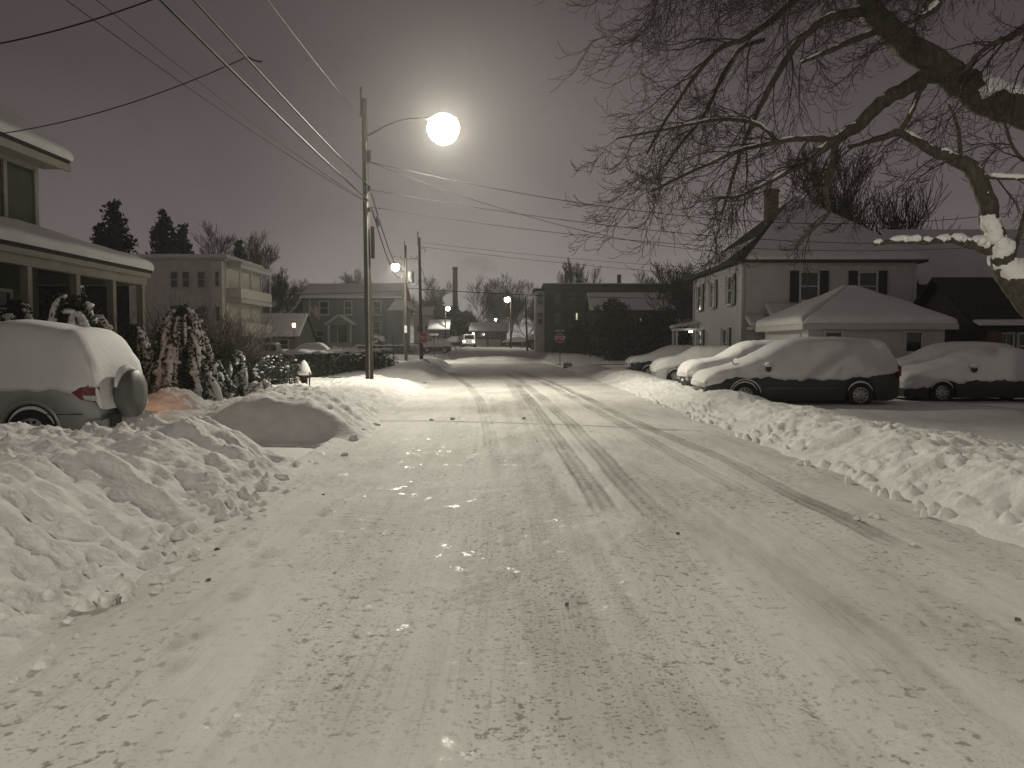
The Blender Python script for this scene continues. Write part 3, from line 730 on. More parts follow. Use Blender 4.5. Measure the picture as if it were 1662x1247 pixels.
# --- blue-grey house on the far left corner
zb = .9
bl = thing('blue_house', 'blue-grey house with snowy gambrel roof and a small gabled portico beyond the cross street', 'house', (-18.6, 100, zb))
A = Loc(bl)
d0 = 97.0
x0, x1 = P(492, 560, d0).x, P(652, 560, d0).x
zf = P(570, 563, d0).z; ze = P(570, 484, d0).z; zr = P(570, 462, d0 + 4).z
A('wall', MB().bb(x0, x1, d0, d0 + 8, zb - .6, ze), BLUES)
m = MB()
slab(m, (x0 - .2, d0 - .35, ze - .05), (x1 + .2, d0 - .35, ze - .05), (x1 + .2, d0 + 4, zr), (x0 - .2, d0 + 4, zr), .12)
slab(m, (x1 + .2, d0 + 8.35, ze - .05), (x0 - .2, d0 + 8.35, ze - .05), (x0 - .2, d0 + 4, zr), (x1 + .2, d0 + 4, zr), .12)
zl = P(490, 503, d0).z
for xa, s in ((x0, -1), (x1, 1)):
    m.add([(xa, d0 + .1, ze), (xa, d0 + 7.9, ze), (xa + s * 1.0, d0 + 7.9, zl), (xa + s * 1.0, d0 + .1, zl), (xa, d0 + .1, ze - .15), (xa, d0 + 7.9, ze - .15), (xa + s * .95, d0 + 7.9, zl - .12), (xa + s * .95, d0 + .1, zl - .12)], [(0, 1, 2, 3), (7, 6, 5, 4), (0, 3, 7, 4), (1, 5, 6, 2), (2, 6, 7, 3), (0, 4, 5, 1)])
m.add([(x0, d0, ze), (x0, d0 + 8, ze), (x0, d0 + 4, zr - .05), (x1, d0, ze), (x1, d0 + 8, ze), (x1, d0 + 4, zr - .05)], [(0, 1, 2), (3, 5, 4)])
A('roof', m, SHING)
m = MB()
soft_slab(m, (x0 - .25, d0 - .4, ze - .05), (x1 + .25, d0 - .4, ze - .05), (x1 + .25, d0 + 4.1, zr), (x0 - .25, d0 + 4.1, zr), .2, 25, 14)
soft_slab(m, (x0 - 1.05, d0 + .1, zl), (x0, d0 + .1, ze), (x0, d0 + 7.9, ze), (x0 - 1.05, d0 + 7.9, zl), .12, 26, 8)
soft_slab(m, (x1, d0 + .1, ze), (x1 + 1.05, d0 + .1, zl), (x1 + 1.05, d0 + 7.9, zl), (x1, d0 + 7.9, ze), .12, 27, 8)
A('roof_snow', m, SNOWR, True)
# side wing at right with its own snowy slope
xa, xb = P(632, 520, d0).x, P(658, 520, d0).x
m = MB(); soft_slab(m, (xa, d0 - 1.3, zl - .1), (xb, d0 - 1.3, zl - .1), (xb, d0 + .2, ze + .1), (xa + .9, d0 + .2, ze + .1), .15, 28, 8); m.bb(xa, xb, d0 - 1.2, d0 - .003, zb - .6, zl - .15); A('side_wing', m, [SNOWR])
A('wing_wall', MB().bb(xa + .05, xb - .05, d0 - 1.26, d0 - 1.205, zb - .6, zl - .16), BLUES)
for px, w in ((526, 1.1), (565, .95), (612, 1.0)): A.win((P(px, 500, d0).x, d0 - .02, P(px, 500, d0).z), (1, 0, 0), (0, -1, 0), w, 1.65, snow=False)
A.win((P(518, 547, d0).x, d0 - .02, P(518, 547, d0).z), (1, 0, 0), (0, -1, 0), 1.2, 1.5, snow=False)
A.win((P(612, 533, d0).x, d0 - .02, P(612, 533, d0).z), (1, 0, 0), (0, -1, 0), 1.0, 1.6, snow=False)
dp = d0 - 1.8
xl, xr, xm = P(531, 530, dp).x, P(571, 530, dp).x, P(551, 530, dp).x
zpk, zpe = P(551, 511, dp).z, P(551, 526, dp).z
for xx in (xl + .15, xr - .15): A('portico_post', MB().bb(xx - .1, xx + .1, dp + .05, dp + .25, zb - .6, zpe - .05), WHITET)
m = MB()
slab(m, (xl - .25, d0, zpe - .1), (xl - .25, dp - .1, zpe - .1), (xm, dp - .1, zpk), (xm, d0, zpk), .1); slab(m, (xr + .25, dp - .1, zpe - .1), (xr + .25, d0, zpe - .1), (xm, d0, zpk), (xm, dp - .1, zpk), .1)
A('portico_roof', m, WHITET)
m = MB(); soft_slab(m, (xl - .28, d0, zpe - .1), (xl - .28, dp - .12, zpe - .1), (xm, dp - .12, zpk), (xm, d0, zpk), .12, 29, 6); soft_slab(m, (xr + .28, dp - .12, zpe - .1), (xr + .28, d0, zpe - .1), (xm, d0, zpk), (xm, dp - .12, zpk), .12, 30, 6); A('portico_snow', m, SNOWR, True)
A('portico_gable', MB().add([(xl, dp + .04, zpe - .12), (xr, dp + .04, zpe - .12), (xm, dp + .04, zpk - .14), (xl, dp + .2, zpe - .12), (xr, dp + .2, zpe - .12), (xm, dp + .2, zpk - .14)], [(0, 1, 2), (5, 4, 3), (0, 3, 4, 1), (1, 4, 5, 2), (2, 5, 3, 0)]), BLUES)
zd = P(551, 556, d0).z
dr = A('front_door', MB().bb(xm - .5, xm + .5, d0 - .06, d0 - .003, zd, zd + 2.05), SHUT)
m = MB(); m.bb(xm - .65, xm - .52, d0 - .08, d0 - .004, zd, zd + 2.15); m.bb(xm + .52, xm + .65, d0 - .08, d0 - .004, zd, zd + 2.15); m.bb(xm - .52, xm + .52, d0 - .08, d0 - .004, zd + 2.06, zd + 2.2); A('door_frame', m, WHITET)
A('door_step', MB().bb(xm - 1.5, xm + 1.5, dp - .4, d0 - .07, zb - .7, zd - .02), CONC)
# flagpole + flag
fp = thing('flagpole', 'white flagpole standing in front of the blue-grey house', 'flagpole', (P(503, 560, 93).x, 93, .7))
zt = P(503, 484, 93).z - .7
MB().lathe([(.06, 0), (.035, zt)], n=8).build('pole', WHITET, fp); MB().blob((0, 0, zt + .06), (.08, .08, .08), random.Random(1), 0).build('finial', WHITET, fp, True)
rg = random.Random(4); m = MB(); nx, nz = 22, 13
H_, L_ = 1.35, 2.2
def fl(u, v):
    drop = 1.5 * u ** 1.15
    return (.06 + u * L_ * .5, .12 * math.sin(u * 9 + v * 2) * u, -.15 - v * H_ - drop * .75 + .0)
gv = [[fl(i / nx, j / nz) for i in range(nx + 1)] for j in range(nz + 1)]
for j in range(nz):
    for i in range(nx):
        can = j < 7 and i < 9
        m.m = (0 if not (i % 2 == 1 and j % 2 == 1) else 2) if can else (1 if j % 2 == 0 else 2)
        m.add([gv[j][i], gv[j][i + 1], gv[j + 1][i + 1], gv[j + 1][i]], [(0, 1, 2, 3)])
fo = m.build('flag', [FLAGB, FLAGR, FLAGW], None, True); fo.location = (fp.location.x, fp.location.y, fp.location.z + zt)
tag(fo, 'striped flag drooping from the flagpole in front of the blue-grey house', 'flag')

# --- three-storey apartment house at left
al = thing('apartment_house', 'pale three-storey flat-roofed apartment house with stacked porches at left', 'house', (-28, 76, 0))
A = Loc(al); d0 = 72.0
zt = P(340, 421, d0).z; xl = P(246, 430, d0).x - 2; xr = P(366, 430, d0).x
A('wall', MB().bb(xl, xr, d0, d0 + 10, 0, zt), CREAM)
m = MB(); m.bb(xl - .3, xr + .25, d0 - .3, d0 + 10.3, zt, zt + .18); A('cornice', m, WHITET)
m = MB(); soft_slab(m, (xl - .3, d0 - .3, zt + .18), (xr + .25, d0 - .3, zt + .18), (xr + .25, d0 + 10.3, zt + .18), (xl - .3, d0 + 10.3, zt + .18), .25, 33, 12); A('roof_snow', m, SNOWR, True)
xb1 = P(341, 430, d0 - .9).x
A('bay', MB().bb(xb1, xr - .05, d0 - .8, d0 - .003, 0, zt - .25), CREAM)
for zc in (P(330, 454, d0).z, P(330, 454, d0).z - 3.0, P(330, 454, d0).z - 6.0):
    for px in (283, 302, 327): A.win((P(px, 454, d0).x, d0 - .02, zc), (1, 0, 0), (0, -1, 0), .75, 1.5, snow=False)
    A.win((P(353, 454, d0 - .8).x, d0 - .82, zc), (1, 0, 0), (0, -1, 0), .5, 1.4, snow=False)
zc = zt - .7; xp2 = xr + 1.25
for k in range(3):
    z_ = zc - 3.0 * k
    m = MB(); m.bb(xr + .003, xp2, d0 + .3, d0 + 9.5, z_, z_ + .35); 
    if k == 0: soft_slab(m, (xr, d0 + .2, z_ + .35), (xp2 + .1, d0 + .2, z_ + .35), (xp2 + .1, d0 + 9.6, z_ + .35), (xr, d0 + 9.6, z_ + .35), .22, 34, 8)
    A('porch_roof', m, WHITET)
    m = MB()
    if k < 3: m.bb(xp2 - .08, xp2 - .02, d0 + .3, d0 + 9.5, z_ - 2.6, z_ - 1.75); m.bb(xr + .01, xp2 - .09, d0 + .32, d0 + .38, z_ - 2.6, z_ - 1.75)
    A('porch_rail', m, CREAM)
    for yy in (d0 + .4, d0 + 3.4, d0 + 6.4, d0 + 9.4): A('porch_post', MB().bb(xp2 - .2, xp2 - .09, yy - .05, yy + .05, z_ - 2.65, z_ - .002), WHITET)
# --- low house with snowy roof behind hedge left
d0 = 84
xl, xr = P(398, 545, d0).x, P(482, 545, d0).x
lo_ = gable_house('bungalow', 'low house with a broad snowy roof between the apartment house and the blue-grey house', xl, xr, d0, d0 + 7, 0, P(440, 545, d0).z, P(440, 512, d0 + 3.5).z, 'x', GREYS, snow=.18)
A = Loc(lo_)
for px in (415, 460): A.win((P(px, 558, d0).x, d0 - .02, P(px, 560, d0).z), (1, 0, 0), (0, -1, 0), 1.1, 1.2, snow=False)

# --- apartment block beyond the intersection at right
d0 = 103.0
x0, x1 = P(884, 500, d0).x, P(1088, 500, d0).x; zb = float(rise(d0)) - .5; zt = P(985, 466, d0).z
ap_ = thing('apartment_block', 'long dark flat-roofed apartment block with two chimneys beyond the intersection', 'house', ((x0 + x1) / 2, d0 + 6, zb))
A = Loc(ap_)
A('wall', MB().bb(x0, x1, d0, d0 + 12, zb, zt), DKGREY)
xb0 = P(869, 500, d0 + 1).x
A('bay', MB().bb(xb0, x0 - .003, d0 + .6, d0 + 7, zb, zt - .5), CREAM)  # paler siding stands in for the lamplight on this face
m = MB(); m.bb(x0 - .25, x1 + .4, d0 - .4, d0 + 12.3, zt, zt + .35); m.bb(xb0 - .3, x0 - .26, d0 + .3, d0 + 7.2, zt - .5, zt - .15); A('cornice', m, SHUT)
xr2 = P(1108, 500, d0 + 2).x
A('rear_porch', MB().bb(x1 + .003, xr2, d0 + 2, d0 + 9, zb, zt - 1.6), DARKS)
m = MB(); m.bb(x1 + .01, xr2 + .3, d0 + 1.7, d0 + 9.3, zt - 1.6, zt - 1.3); A('porch_cornice', m, SHUT)
m = MB(); soft_slab(m, (x0 - .25, d0 - .1, zt + .35), (x1 + .4, d0 - .1, zt + .35), (x1 + .4, d0 + 12.3, zt + .35), (x0 - .25, d0 + 12.3, zt + .35), .12, 36, 10); A('roof_snow', m, SNOWR, True)
for px in (919, 1005):
    xx = P(px, 455, d0 + 4).x; m = MB(); m.bb(xx - .22, xx + .22, d0 + 3.8, d0 + 4.4, zt + .3, P(px, 446, d0 + 4).z); m.bb(xx - .27, xx + .27, d0 + 3.75, d0 + 4.45, P(px, 448, d0 + 4).z, P(px, 447, d0 + 4).z); A('chimney', m, BRICK)
xx = (xb0 + x0) / 2
for py in (485, 517): A.win((xx, d0 + .58, P(878, py, d0).z), (1, 0, 0), (0, -1, 0), .75, 1.6, snow=False)
for px, py, mm in ((936, 517, LIT), (905, 485, GLASS), (930, 485, GLASS), (950, 485, GLASS), (905, 517, GLASS), (990, 485, GLASS), (1040, 485, GLASS), (1070, 485, GLASS), (1058, 517, LIT)):
    f_ = A.win((P(px, py, d0).x, d0 - .02, P(px, py, d0).z), (1, 0, 0), (0, -1, 0), .38 if mm is LIT else .9, 1.5, snow=False, pane=mm, fm=DARKS)
    if mm is LIT: f_['label'] = 'lit window half hidden by shrubs'
# --- snow-roofed house in front of it
d0 = 90.0
x0, x1 = P(962, 510, d0).x, P(1092, 510, d0).x
sh = gable_house('low_house', 'dark low house with a pale snowy roof in front of the apartment block at right', x0, x1, d0, d0 + 7, .0, P(1000, 503, d0).z, P(1000, 478, d0 + 3.5).z, 'x', DARKS, snow=.15)
A = Loc(sh)
for px in (985, 1045, 1075): A.win((P(px, 525, d0).x, d0 - .02, P(px, 527, d0).z), (1, 0, 0), (0, -1, 0), 1.0, 1.4, snow=False, fm=DARKS, pane=LIT if px == 1045 else GLASS)

# --- far buildings at the end of the street
d0 = 150.0; zb = float(rise(d0)) - .3
fg = gable_house('garage_row', 'low garage building with two wide doors at the far end of the street', P(764, 550, d0).x, P(822, 550, d0).x, d0, d0 + 8, zb, P(790, 538, d0).z, P(790, 526, d0 + 4).z, 'x', GREYS, snow=.2)
A = Loc(fg)
for px in (780, 803):
    xx = P(px, 555, d0).x; m = MB(); m.bb(xx - 1.1, xx + 1.1, d0 - .06, d0 - .003, zb, P(px, 551, d0).z)
    for q in range(3): m.bb(xx - 1.05, xx + 1.05, d0 - .09, d0 - .061, zb + .3 + q * .45, zb + .65 + q * .45)
    A('garage_door', m, WHITET)
for px in (782, 800): A.win((P(px, 541, d0).x, d0 - .02, P(px, 543, d0).z), (1, 0, 0), (0, -1, 0), 1.2, .7, snow=False)
for (px0, px1, py0, py1, py2, d_, lab, wm) in ((697, 727, 560, 535, 521, 150, 'small grey house with a snowy roof left of the tall smokestack', GREYS), (672, 700, 560, 512, 500, 165, 'pale tall house behind the stop sign pole', CREAM), (1100, 1125, 575, 545, 520, 95, 'dark shed with a snowy roof beside the white house', DARKS)):
    zb = float(rise(d_)) - .4
    h_ = gable_house('far_house', lab, P(px0, py0, d_).x, P(px1, py0, d_).x, d_, d_ + 6, zb, P(px0, py1, d_).z, P(px0, py2, d_ + 3).z, 'x', wm, snow=.18)
    A = Loc(h_); xm_ = P((px0 + px1) / 2, py0, d_).x
    for s in (-.9, .9): A.win((xm_ + s, d_ - .02, (zb + P(px0, py1, d_).z) / 2 + .6), (1, 0, 0), (0, -1, 0), .8, 1.1, snow=False)
# smokestack
d0 = 230.0
st = thing('smokestack', 'tall brick smokestack rising behind the far end of the street', 'smokestack', (P(739, 560, d0).x, d0, 1.5))
zt = P(739, 434, d0).z - 1.5
MB().lathe([(.85, 0), (.66, zt - .9), (.74, zt - .8), (.74, zt), (.5, zt)], n=16).build('shaft', BRICK, st)
MB().lathe([(.78, zt - .55), (.78, zt - .25)], n=16, cap=False).build('band', DARKM, st)

# ------------------------------------------------------------------ vehicles
def car(name, label, loc, L, Wd, prof, belt, wheels, wr, paint, sill=.2, k=.28, ts=.05, tt=.15, zl=None, front=True, bumper=True, seed=0, rz=0.0, snow=True, cat='car', grp=None, clad=None, roughz=.04, shrink=1.0, wins=()):
    t_ = thing(name, label, cat, loc, rz, grp)
    px = np.array([p[0] for p in prof]); pz = np.array([p[1] for p in prof])
    xs = np.unique(np.concatenate([np.linspace(0, L, 90), [0.02, .06, .12, L - .02, L - .06, L - .12]]))
    bx = np.array([p[0] for p in belt]); bz = np.array([p[1] for p in belt])
    def sm(x, a, b_):
        w = .07; return (np.interp(x - w, a, b_) + np.interp(x, a, b_) * 2 + np.interp(x + w, a, b_)) / 4
    def width(x): 
        e = np.clip(np.minimum(x + .02, L + .02 - x) / .55, 0, 1); return Wd / 2 * (.80 + .20 * (1 - (1 - e) ** 2.6))
    def zbot(x):
        z = sill + .0 * x
        for xc in wheels:
            dx = np.abs(x - xc); R = wr * 1.17
            if dx < R: z = max(z, wr * .98 + math.sqrt(R * R - dx * dx))
        e = min(x, L - x)
        return z + .10 * max(0, 1 - e / .25)
    def half(x, zb_, zt_, zbl, o=0., ot=0.):
        w = float(width(np.array(x)))
        zbl = min(zbl, zt_ - .03); hgt = zt_ - zbl
        w2 = max(w * .55, w - k * hgt)
        rr = min(.12, hgt * .45)
        pts = [(w * .955 + o, zb_), (w * .99 + o, zb_ + .3 * (zbl - zb_)), (w + o, zb_ + .65 * (zbl - zb_)), (w * .985 + o, zbl)]
        for q in (.35, .7): pts.append((w * .97 + (w2 - w * .97) * q + o, zbl + (hgt - rr) * q + ot * q * .5))
        pts += [(w2 + o * .9, zt_ - rr + ot * .75), (w2 - rr * .5 + o * .5, zt_ - rr * .35 + ot * .93), (w2 * .72, zt_ - .008 + ot), (w2 * .36, zt_ + ot * 1.05), (0, zt_ + .006 + ot * 1.07)]
        return pts
    m = MB(); rings = []
    for x in xs:
        h_ = half(x, zbot(x), float(sm(x, px, pz)), float(sm(x, bx, bz)))
        rings.append([(x, -a, b_) for a, b_ in h_] + [(x, a, b_) for a, b_ in h_[-2::-1]])
    n = len(rings[0]); vs = [p for r in rings for p in r]; fs = []
    for i in range(len(xs) - 1):
        for j in range(n - 1): fs.append((i * n + j, (i + 1) * n + j, (i + 1) * n + j + 1, i * n + j + 1))
    fs.append(tuple(range(n))); fs.append(tuple((len(xs) - 1) * n + j for j in range(n))[::-1])
    m.add(vs, fs); m.build('body', paint, t_, True)
    MB().bb(.25, L - .25, -Wd / 2 + .26, Wd / 2 - .26, sill - .02, sill + .5).build('underbody', PLAST, t_)
    if snow:
        rng = np.random.RandomState(seed)
        m = MB(); rings = []
        xs2 = np.unique(np.concatenate([np.linspace(-tt * .45, L + tt * .35, 110)]))
        lx = np.array([p[0] for p in zl]); lz = np.array([p[1] for p in zl])
        for x in xs2:
            xc = min(max(x, 0), L)
            end = min((x + tt * .45) / (tt * 1.1), (L + tt * .35 - x) / (tt * .9)); end = math.sqrt(max(0., 1 - (1 - min(1, end)) ** 2))
            zt_ = float(sm(xc, px, pz)); zbl = float(sm(xc, bx, bz))
            nz_ = float(fbm(np.array(x * 1.6 + seed), np.array(seed * 3.1), 3, seed)) 
            low = float(np.interp(x, lx, lz)) + roughz * .9 * float(fbm(np.array(x * 14.), np.array(seed * 2.7), 2, seed + 4)) + roughz * 2.2 * float(fbm(np.array(x * 4.5), np.array(seed * 1.7), 3, seed + 3)) + (1 - end) * .0
            low = min(low, zt_ - .04)
            o = ts * (.85 + .8 * nz_) * max(end, .15); ot = tt * (1 + .5 * nz_) * max(end, .05) - (1 - end) * .05
            h_ = half(xc, min(low, zbl - .02), zt_, zbl if zbl > low + .03 else low + .03, o, ot)
            wm_ = max([float(sstep(a_, a_ + .07, x) * (1 - sstep(b2_ - .07, b2_, x))) for a_, b2_ in wins] + [0.])
            if wm_ > 0: h_ = [(a - .028 * wm_, b_) if i_ in (4, 5) else (a, b_) for i_, (a, b_) in enumerate(h_)]
            # cut the ring at the lower edge of the snow
            h_ = [(a, max(b_, low)) for a, b_ in h_]
            w_in = float(width(np.array(xc))) - .02
            ring = [(w_in, low - .01)] + h_
            dn = lambda a, b_, s_: .022 * float(fbm(np.array(x * 3.3 + s_), np.array(b_ * 3.3 + a * 1.3), 2, seed + 5))
            L1 = [(x, -(a + dn(a, b_, 0)), b_ + dn(a, b_, 3)) for a, b_ in ring]; L2 = [(x, a + dn(a, b_, 9), b_ + dn(-a, b_, 3)) for a, b_ in ring[-2::-1]]
            rings.append(L1 + L2)
        n = len(rings[0]); vs = [p for r in rings for p in r]; fs = []
        for i in range(len(xs2) - 1):
            for j in range(n - 1): fs.append((i * n + j, (i + 1) * n + j, (i + 1) * n + j + 1, i * n + j + 1))
        fs.append(tuple(range(n))); fs.append(tuple((len(xs2) - 1) * n + j for j in range(n))[::-1])
        m.add(vs, fs); m.build('snow', SNOW, t_, True)
    Rx = Matrix.Rotation(math.pi / 2, 3, 'X')
    for xc in wheels:
        for s in (-1, 1):
            yc = s * (Wd / 2 - .115)
            m = MB(); m.lathe([(wr * .62, -.1), (wr * .9, -.105), (wr, -.07), (wr, .07), (wr * .9, .105), (wr * .62, .1)], (xc, yc, wr), 24, M=Rx, cap=False)
            wh_ = m.build('wheel', TYRE, t_, True)
            m = MB(); m.lathe([(wr * .63, -.085), (wr * .6, -.05), (wr * .16, -.085 if s > 0 else -.07), (.01, -.09)], (xc, yc, wr), 24, M=Rx if s > 0 else Matrix.Rotation(-math.pi / 2, 3, 'X') @ Matrix.Rotation(0, 3, 'Z'), cap=False)
            m.m = 1
            for q in range(10):
                a = q * math.pi / 5; m.box((xc + math.cos(a) * wr * .43, yc + s * .075, wr + math.sin(a) * wr * .43), (wr * .13, .03, wr * .09), M=Matrix.Rotation(-a, 3, 'Y'))
            m.build('rim', [RIM, PLAST], wh_)
            if snow:
                m = MB(); m.tube([(xc + math.cos(a) * wr * 1.01, yc + s * .06, wr + math.sin(a) * wr * 1.01) for a in np.linspace(.35, math.pi - .35, 12)], [.012 + .022 * math.sin(q / 11 * math.pi) for q in range(12)], 6); m.build('wheel_snow', SNOW, wh_, True)
    return t_
def lens_box(t_, name, c, d, mt, rz=0.0):
    x, y, z = d[0] / 2, d[1] / 2, d[2] / 2; m = MB(); b_ = .3
    vs = [(-x, -y, -z), (-x, y, -z), (-x, y, z), (-x, -y, z), (x, -y * (1 - b_), -z * (1 - b_)), (x, y * (1 - b_), -z * (1 - b_)), (x, y * (1 - b_), z * (1 - b_)), (x, -y * (1 - b_), z * (1 - b_))]
    R = Matrix.Rotation(rz, 3, 'Z'); vs = [R @ Vector(v) + Vector(c) for v in vs]
    m.add(vs, [(0, 1, 2, 3), (7, 6, 5, 4), (0, 4, 5, 1), (1, 5, 6, 2), (2, 6, 7, 3), (3, 7, 4, 0)]); return m.build(name, mt, t_)
def mirror(t_, x, y, z, paint):
    s = -1 if y < 0 else 1
    m = MB(); m.blob((x, y + s * .1, z), (.075, .12, .085), random.Random(2), .05, 10, 8); o = m.build('mirror', paint, t_, True)
    m = MB(); m.blob((x, y + s * .1, z + .10), (.1, .15, .07), random.Random(5), .15, 10, 8); m.build('mirror_snow', SNOW, o, True); return o

# minivan
van = car('minivan', 'dark minivan with snow on hood, windows and roof, largest of the cars at right', (P(1140, 650, 21.9).x, 22.3, .0), 5.05, 1.92,
    [(0, .66), (.1, .78), (.35, .88), (.8, .98), (1.15, 1.06), (1.7, 1.36), (2.15, 1.60), (2.6, 1.68), (3.6, 1.69), (4.5, 1.66), (4.72, 1.58), (4.9, 1.2), (5.02, .95), (5.05, .85)],
    [(0, .62), (.4, .80), (1.2, .93), (3, .98), (5.05, .97)], [.98, 3.98], .335, NAVY, .19, zl=[(-.1, .58), (.35, .62), (.6, .78), (1.3, .80), (1.9, .72), (3.3, .74), (4.2, .80), (4.7, .88), (5.2, 1.0)], ts=.06, tt=.13, seed=2, wins=((1.75, 2.5), (2.62, 3.55), (3.67, 4.55)))
mirror(van, 1.55, -.93, 1.02, NAVY)
m = MB(); m.bb(1.5, 3.45, -.975, -.955, .50, .52); m.build('side_molding', mat('grey_molding', (.12, .12, .12), .5, .3, 6), van)
lens_box(van, 'taillight', (5.0, -.80, .95), (.1, .22, .34), REDL); lens_box(van, 'taillight', (5.0, .80, .95), (.1, .22, .34), REDL)
for s in (-1, 1):
    m = MB(); m.tube([(.98 + math.cos(a) * .41, s * .955, .335 + math.sin(a) * .41) for a in np.linspace(.15, math.pi - .15, 14)], .018, 6); m.build('arch_snow', SNOW, van, True)
m = MB(); m.tube([(.78, -.55, 1.12), (1.15, -.35, 1.15)], .012, 5); m.tube([(.78, -.55, 1.12), (.74, -.5, 1.22)], .012, 5); m.build('wiper', PLAST, van)
m = MB(); m.bb(-.02, .16, -.76, .76, .22, .42); m.build('bumper', PLAST, van)
lens_box(van, 'headlight', (.05, -.66, .60), (.16, .34, .15), CLEARL, .0); lens_box(van, 'headlight', (.05, .66, .60), (.16, .34, .15), CLEARL, .0)
for xx in (2.15, 3.25): m = MB(); m.bb(xx, xx + .16, -.985, -.965, .78, .81); m.build('door_handle', PLAST, van)
# crossover behind it
cro = car('crossover', 'dark crossover with its hood and front lamps capped in snow, just behind the minivan nose', (P(1116, 630, 26).x, 26.6, 0), 4.5, 1.82,
    [(0, .78), (.08, .88), (.3, .97), (.75, 1.04), (1.05, 1.08), (1.6, 1.36), (2.0, 1.55), (2.5, 1.62), (3.4, 1.62), (4.1, 1.56), (4.35, 1.2), (4.5, .9)],
    [(0, .74), (.5, .92), (1.1, .98), (4.5, 1.02)], [.86, 3.5], .34, CHAR, .22, zl=[(-.1, .62), (.3, .60), (.7, .78), (1.5, .8), (4.6, .85)], ts=.06, tt=.17, seed=5, wins=((1.65, 2.4), (2.5, 3.4)))
for s in (-1, 1): lens_box(cro, 'headlight', (.06, s * .62, .60), (.2, .38, .15), CLEARL); 
m = MB(); m.bb(-.03, .16, -.45, .45, .52, .66); m.build('grille', PLAST, cro); m = MB(); m.bb(-.045, .12, -.70, .70, .26, .44); m.build('bumper', PLAST, cro); m = MB(); m.bb(-.06, .10, -.66, .66, .19, .235); m.build('bumper_lip', CHROME, cro)
MB().bb(-.045, -.03, -.15, .15, .47, .56).build('plate', SIGNW, cro); mirror(cro, 1.45, -.88, 1.05, CHAR)
# pale hatchback
hat = car('hatchback', 'pale hatchback with smooth snow over its whole top, next to the dark van', (P(1066, 610, 35.5).x, 36.3, 0), 4.0, 1.74,
    [(0, .72), (.08, .84), (.3, .92), (.8, 1.0), (1.0, 1.04), (1.5, 1.28), (1.85, 1.42), (2.4, 1.47), (3.2, 1.45), (3.7, 1.3), (3.95, .95), (4.0, .8)],
    [(0, .66), (.5, .84), (1.1, .92), (4, .95)], [.8, 3.2], .31, PALE, .2, zl=[(-.1, .5), (.4, .62), (.8, .74), (1.6, .78), (4.1, .8)], ts=.05, tt=.14, seed=9)
for s in (-1, 1): lens_box(hat, 'headlight', (.07, s * .58, .68), (.18, .3, .15), CLEARL)
m = MB(); m.bb(-.025, .12, -.6, .6, .24, .34); m.build('bumper', PLAST, hat)
# dark van further along
dv = car('dark_van', 'dark car with a black bumper under a snowy hood, farthest of the right row', (P(1025, 605, 40).x, 41.2, 0), 4.6, 1.8,
    [(0, .8), (.08, .92), (.3, .98), (.8, 1.06), (1.1, 1.1), (1.6, 1.34), (2.0, 1.5), (2.5, 1.54), (3.6, 1.52), (4.3, 1.4), (4.55, 1.0), (4.6, .85)],
    [(0, .76), (.5, .9), (1.1, 1.0), (4.6, 1.0)], [.9, 3.6], .33, CHAR, .22, zl=[(-.1, .78), (.4, .8), (.8, .84), (1.6, .85), (4.7, .9)], ts=.04, tt=.13, seed=12)
for s in (-1, 1): lens_box(dv, 'headlight', (.03, s * .62, .66), (.16, .34, .17), CLEARL)
m = MB(); m.bb(-.03, .12, -.4, .4, .56, .7); m.build('grille_snow', SNOW, dv); m = MB(); m.bb(-.05, .12, -.72, .72, .22, .46); m.build('bumper', PLAST, dv)
# sedan right of the minivan
sed = car('sedan', 'dark sedan buried in snow directly behind the minivan tail at right', (P(1452, 640, 23).x + .25, 23.6, 0), 4.7, 1.8,
    [(0, .62), (.1, .74), (.4, .84), (1.0, .93), (1.3, .99), (1.9, 1.26), (2.25, 1.40), (2.8, 1.46), (3.3, 1.40), (3.9, 1.1), (4.2, 1.03), (4.6, .98), (4.7, .8)],
    [(0, .58), (.5, .78), (1.3, .88), (4.7, .92)], [.95, 3.7], .32, CHAR, .18, zl=[(-.1, .44), (.5, .46), (.9, .68), (1.5, .58), (2.6, .66), (4.8, .7)], ts=.06, tt=.15, seed=15, wins=((1.95, 2.7), (2.8, 3.5)))
mirror(sed, 1.75, -.87, .96, CHAR)
for s in (-1, 1): lens_box(sed, 'headlight', (.07, s * .6, .6), (.18, .3, .13), CLEARL)
m = MB(); m.bb(-.03, .14, -.68, .68, .2, .36); m.build('bumper', PLAST, sed)
# wagon behind the sedan
wag = car('snowy_wagon', 'car wholly rounded over by snow, behind the sedan and left of the brick building', (P(1436, 600, 27.5).x, 27.9, 0), 4.5, 1.8,
    [(0, .7), (.1, .82), (.4, .92), (.9, 1.0), (1.1, 1.05), (1.7, 1.36), (2.1, 1.52), (2.6, 1.58), (3.4, 1.57), (4.1, 1.48), (4.4, 1.1), (4.5, .85)],
    [(0, .68), (.5, .86), (1.1, .95), (4.5, 1.0)], [.9, 3.55], .33, CHAR, .2, zl=[(-.1, .5), (.5, .6), (.9, .75), (4.6, .8)], ts=.06, tt=.16, seed=18, wins=((1.75, 2.5), (2.6, 3.4)))
mirror(wag, 1.5, -.88, 1.06, CHAR)
for s in (-1, 1): lens_box(wag, 'headlight', (.08, s * .6, .66), (.18, .3, .14), CLEARL)
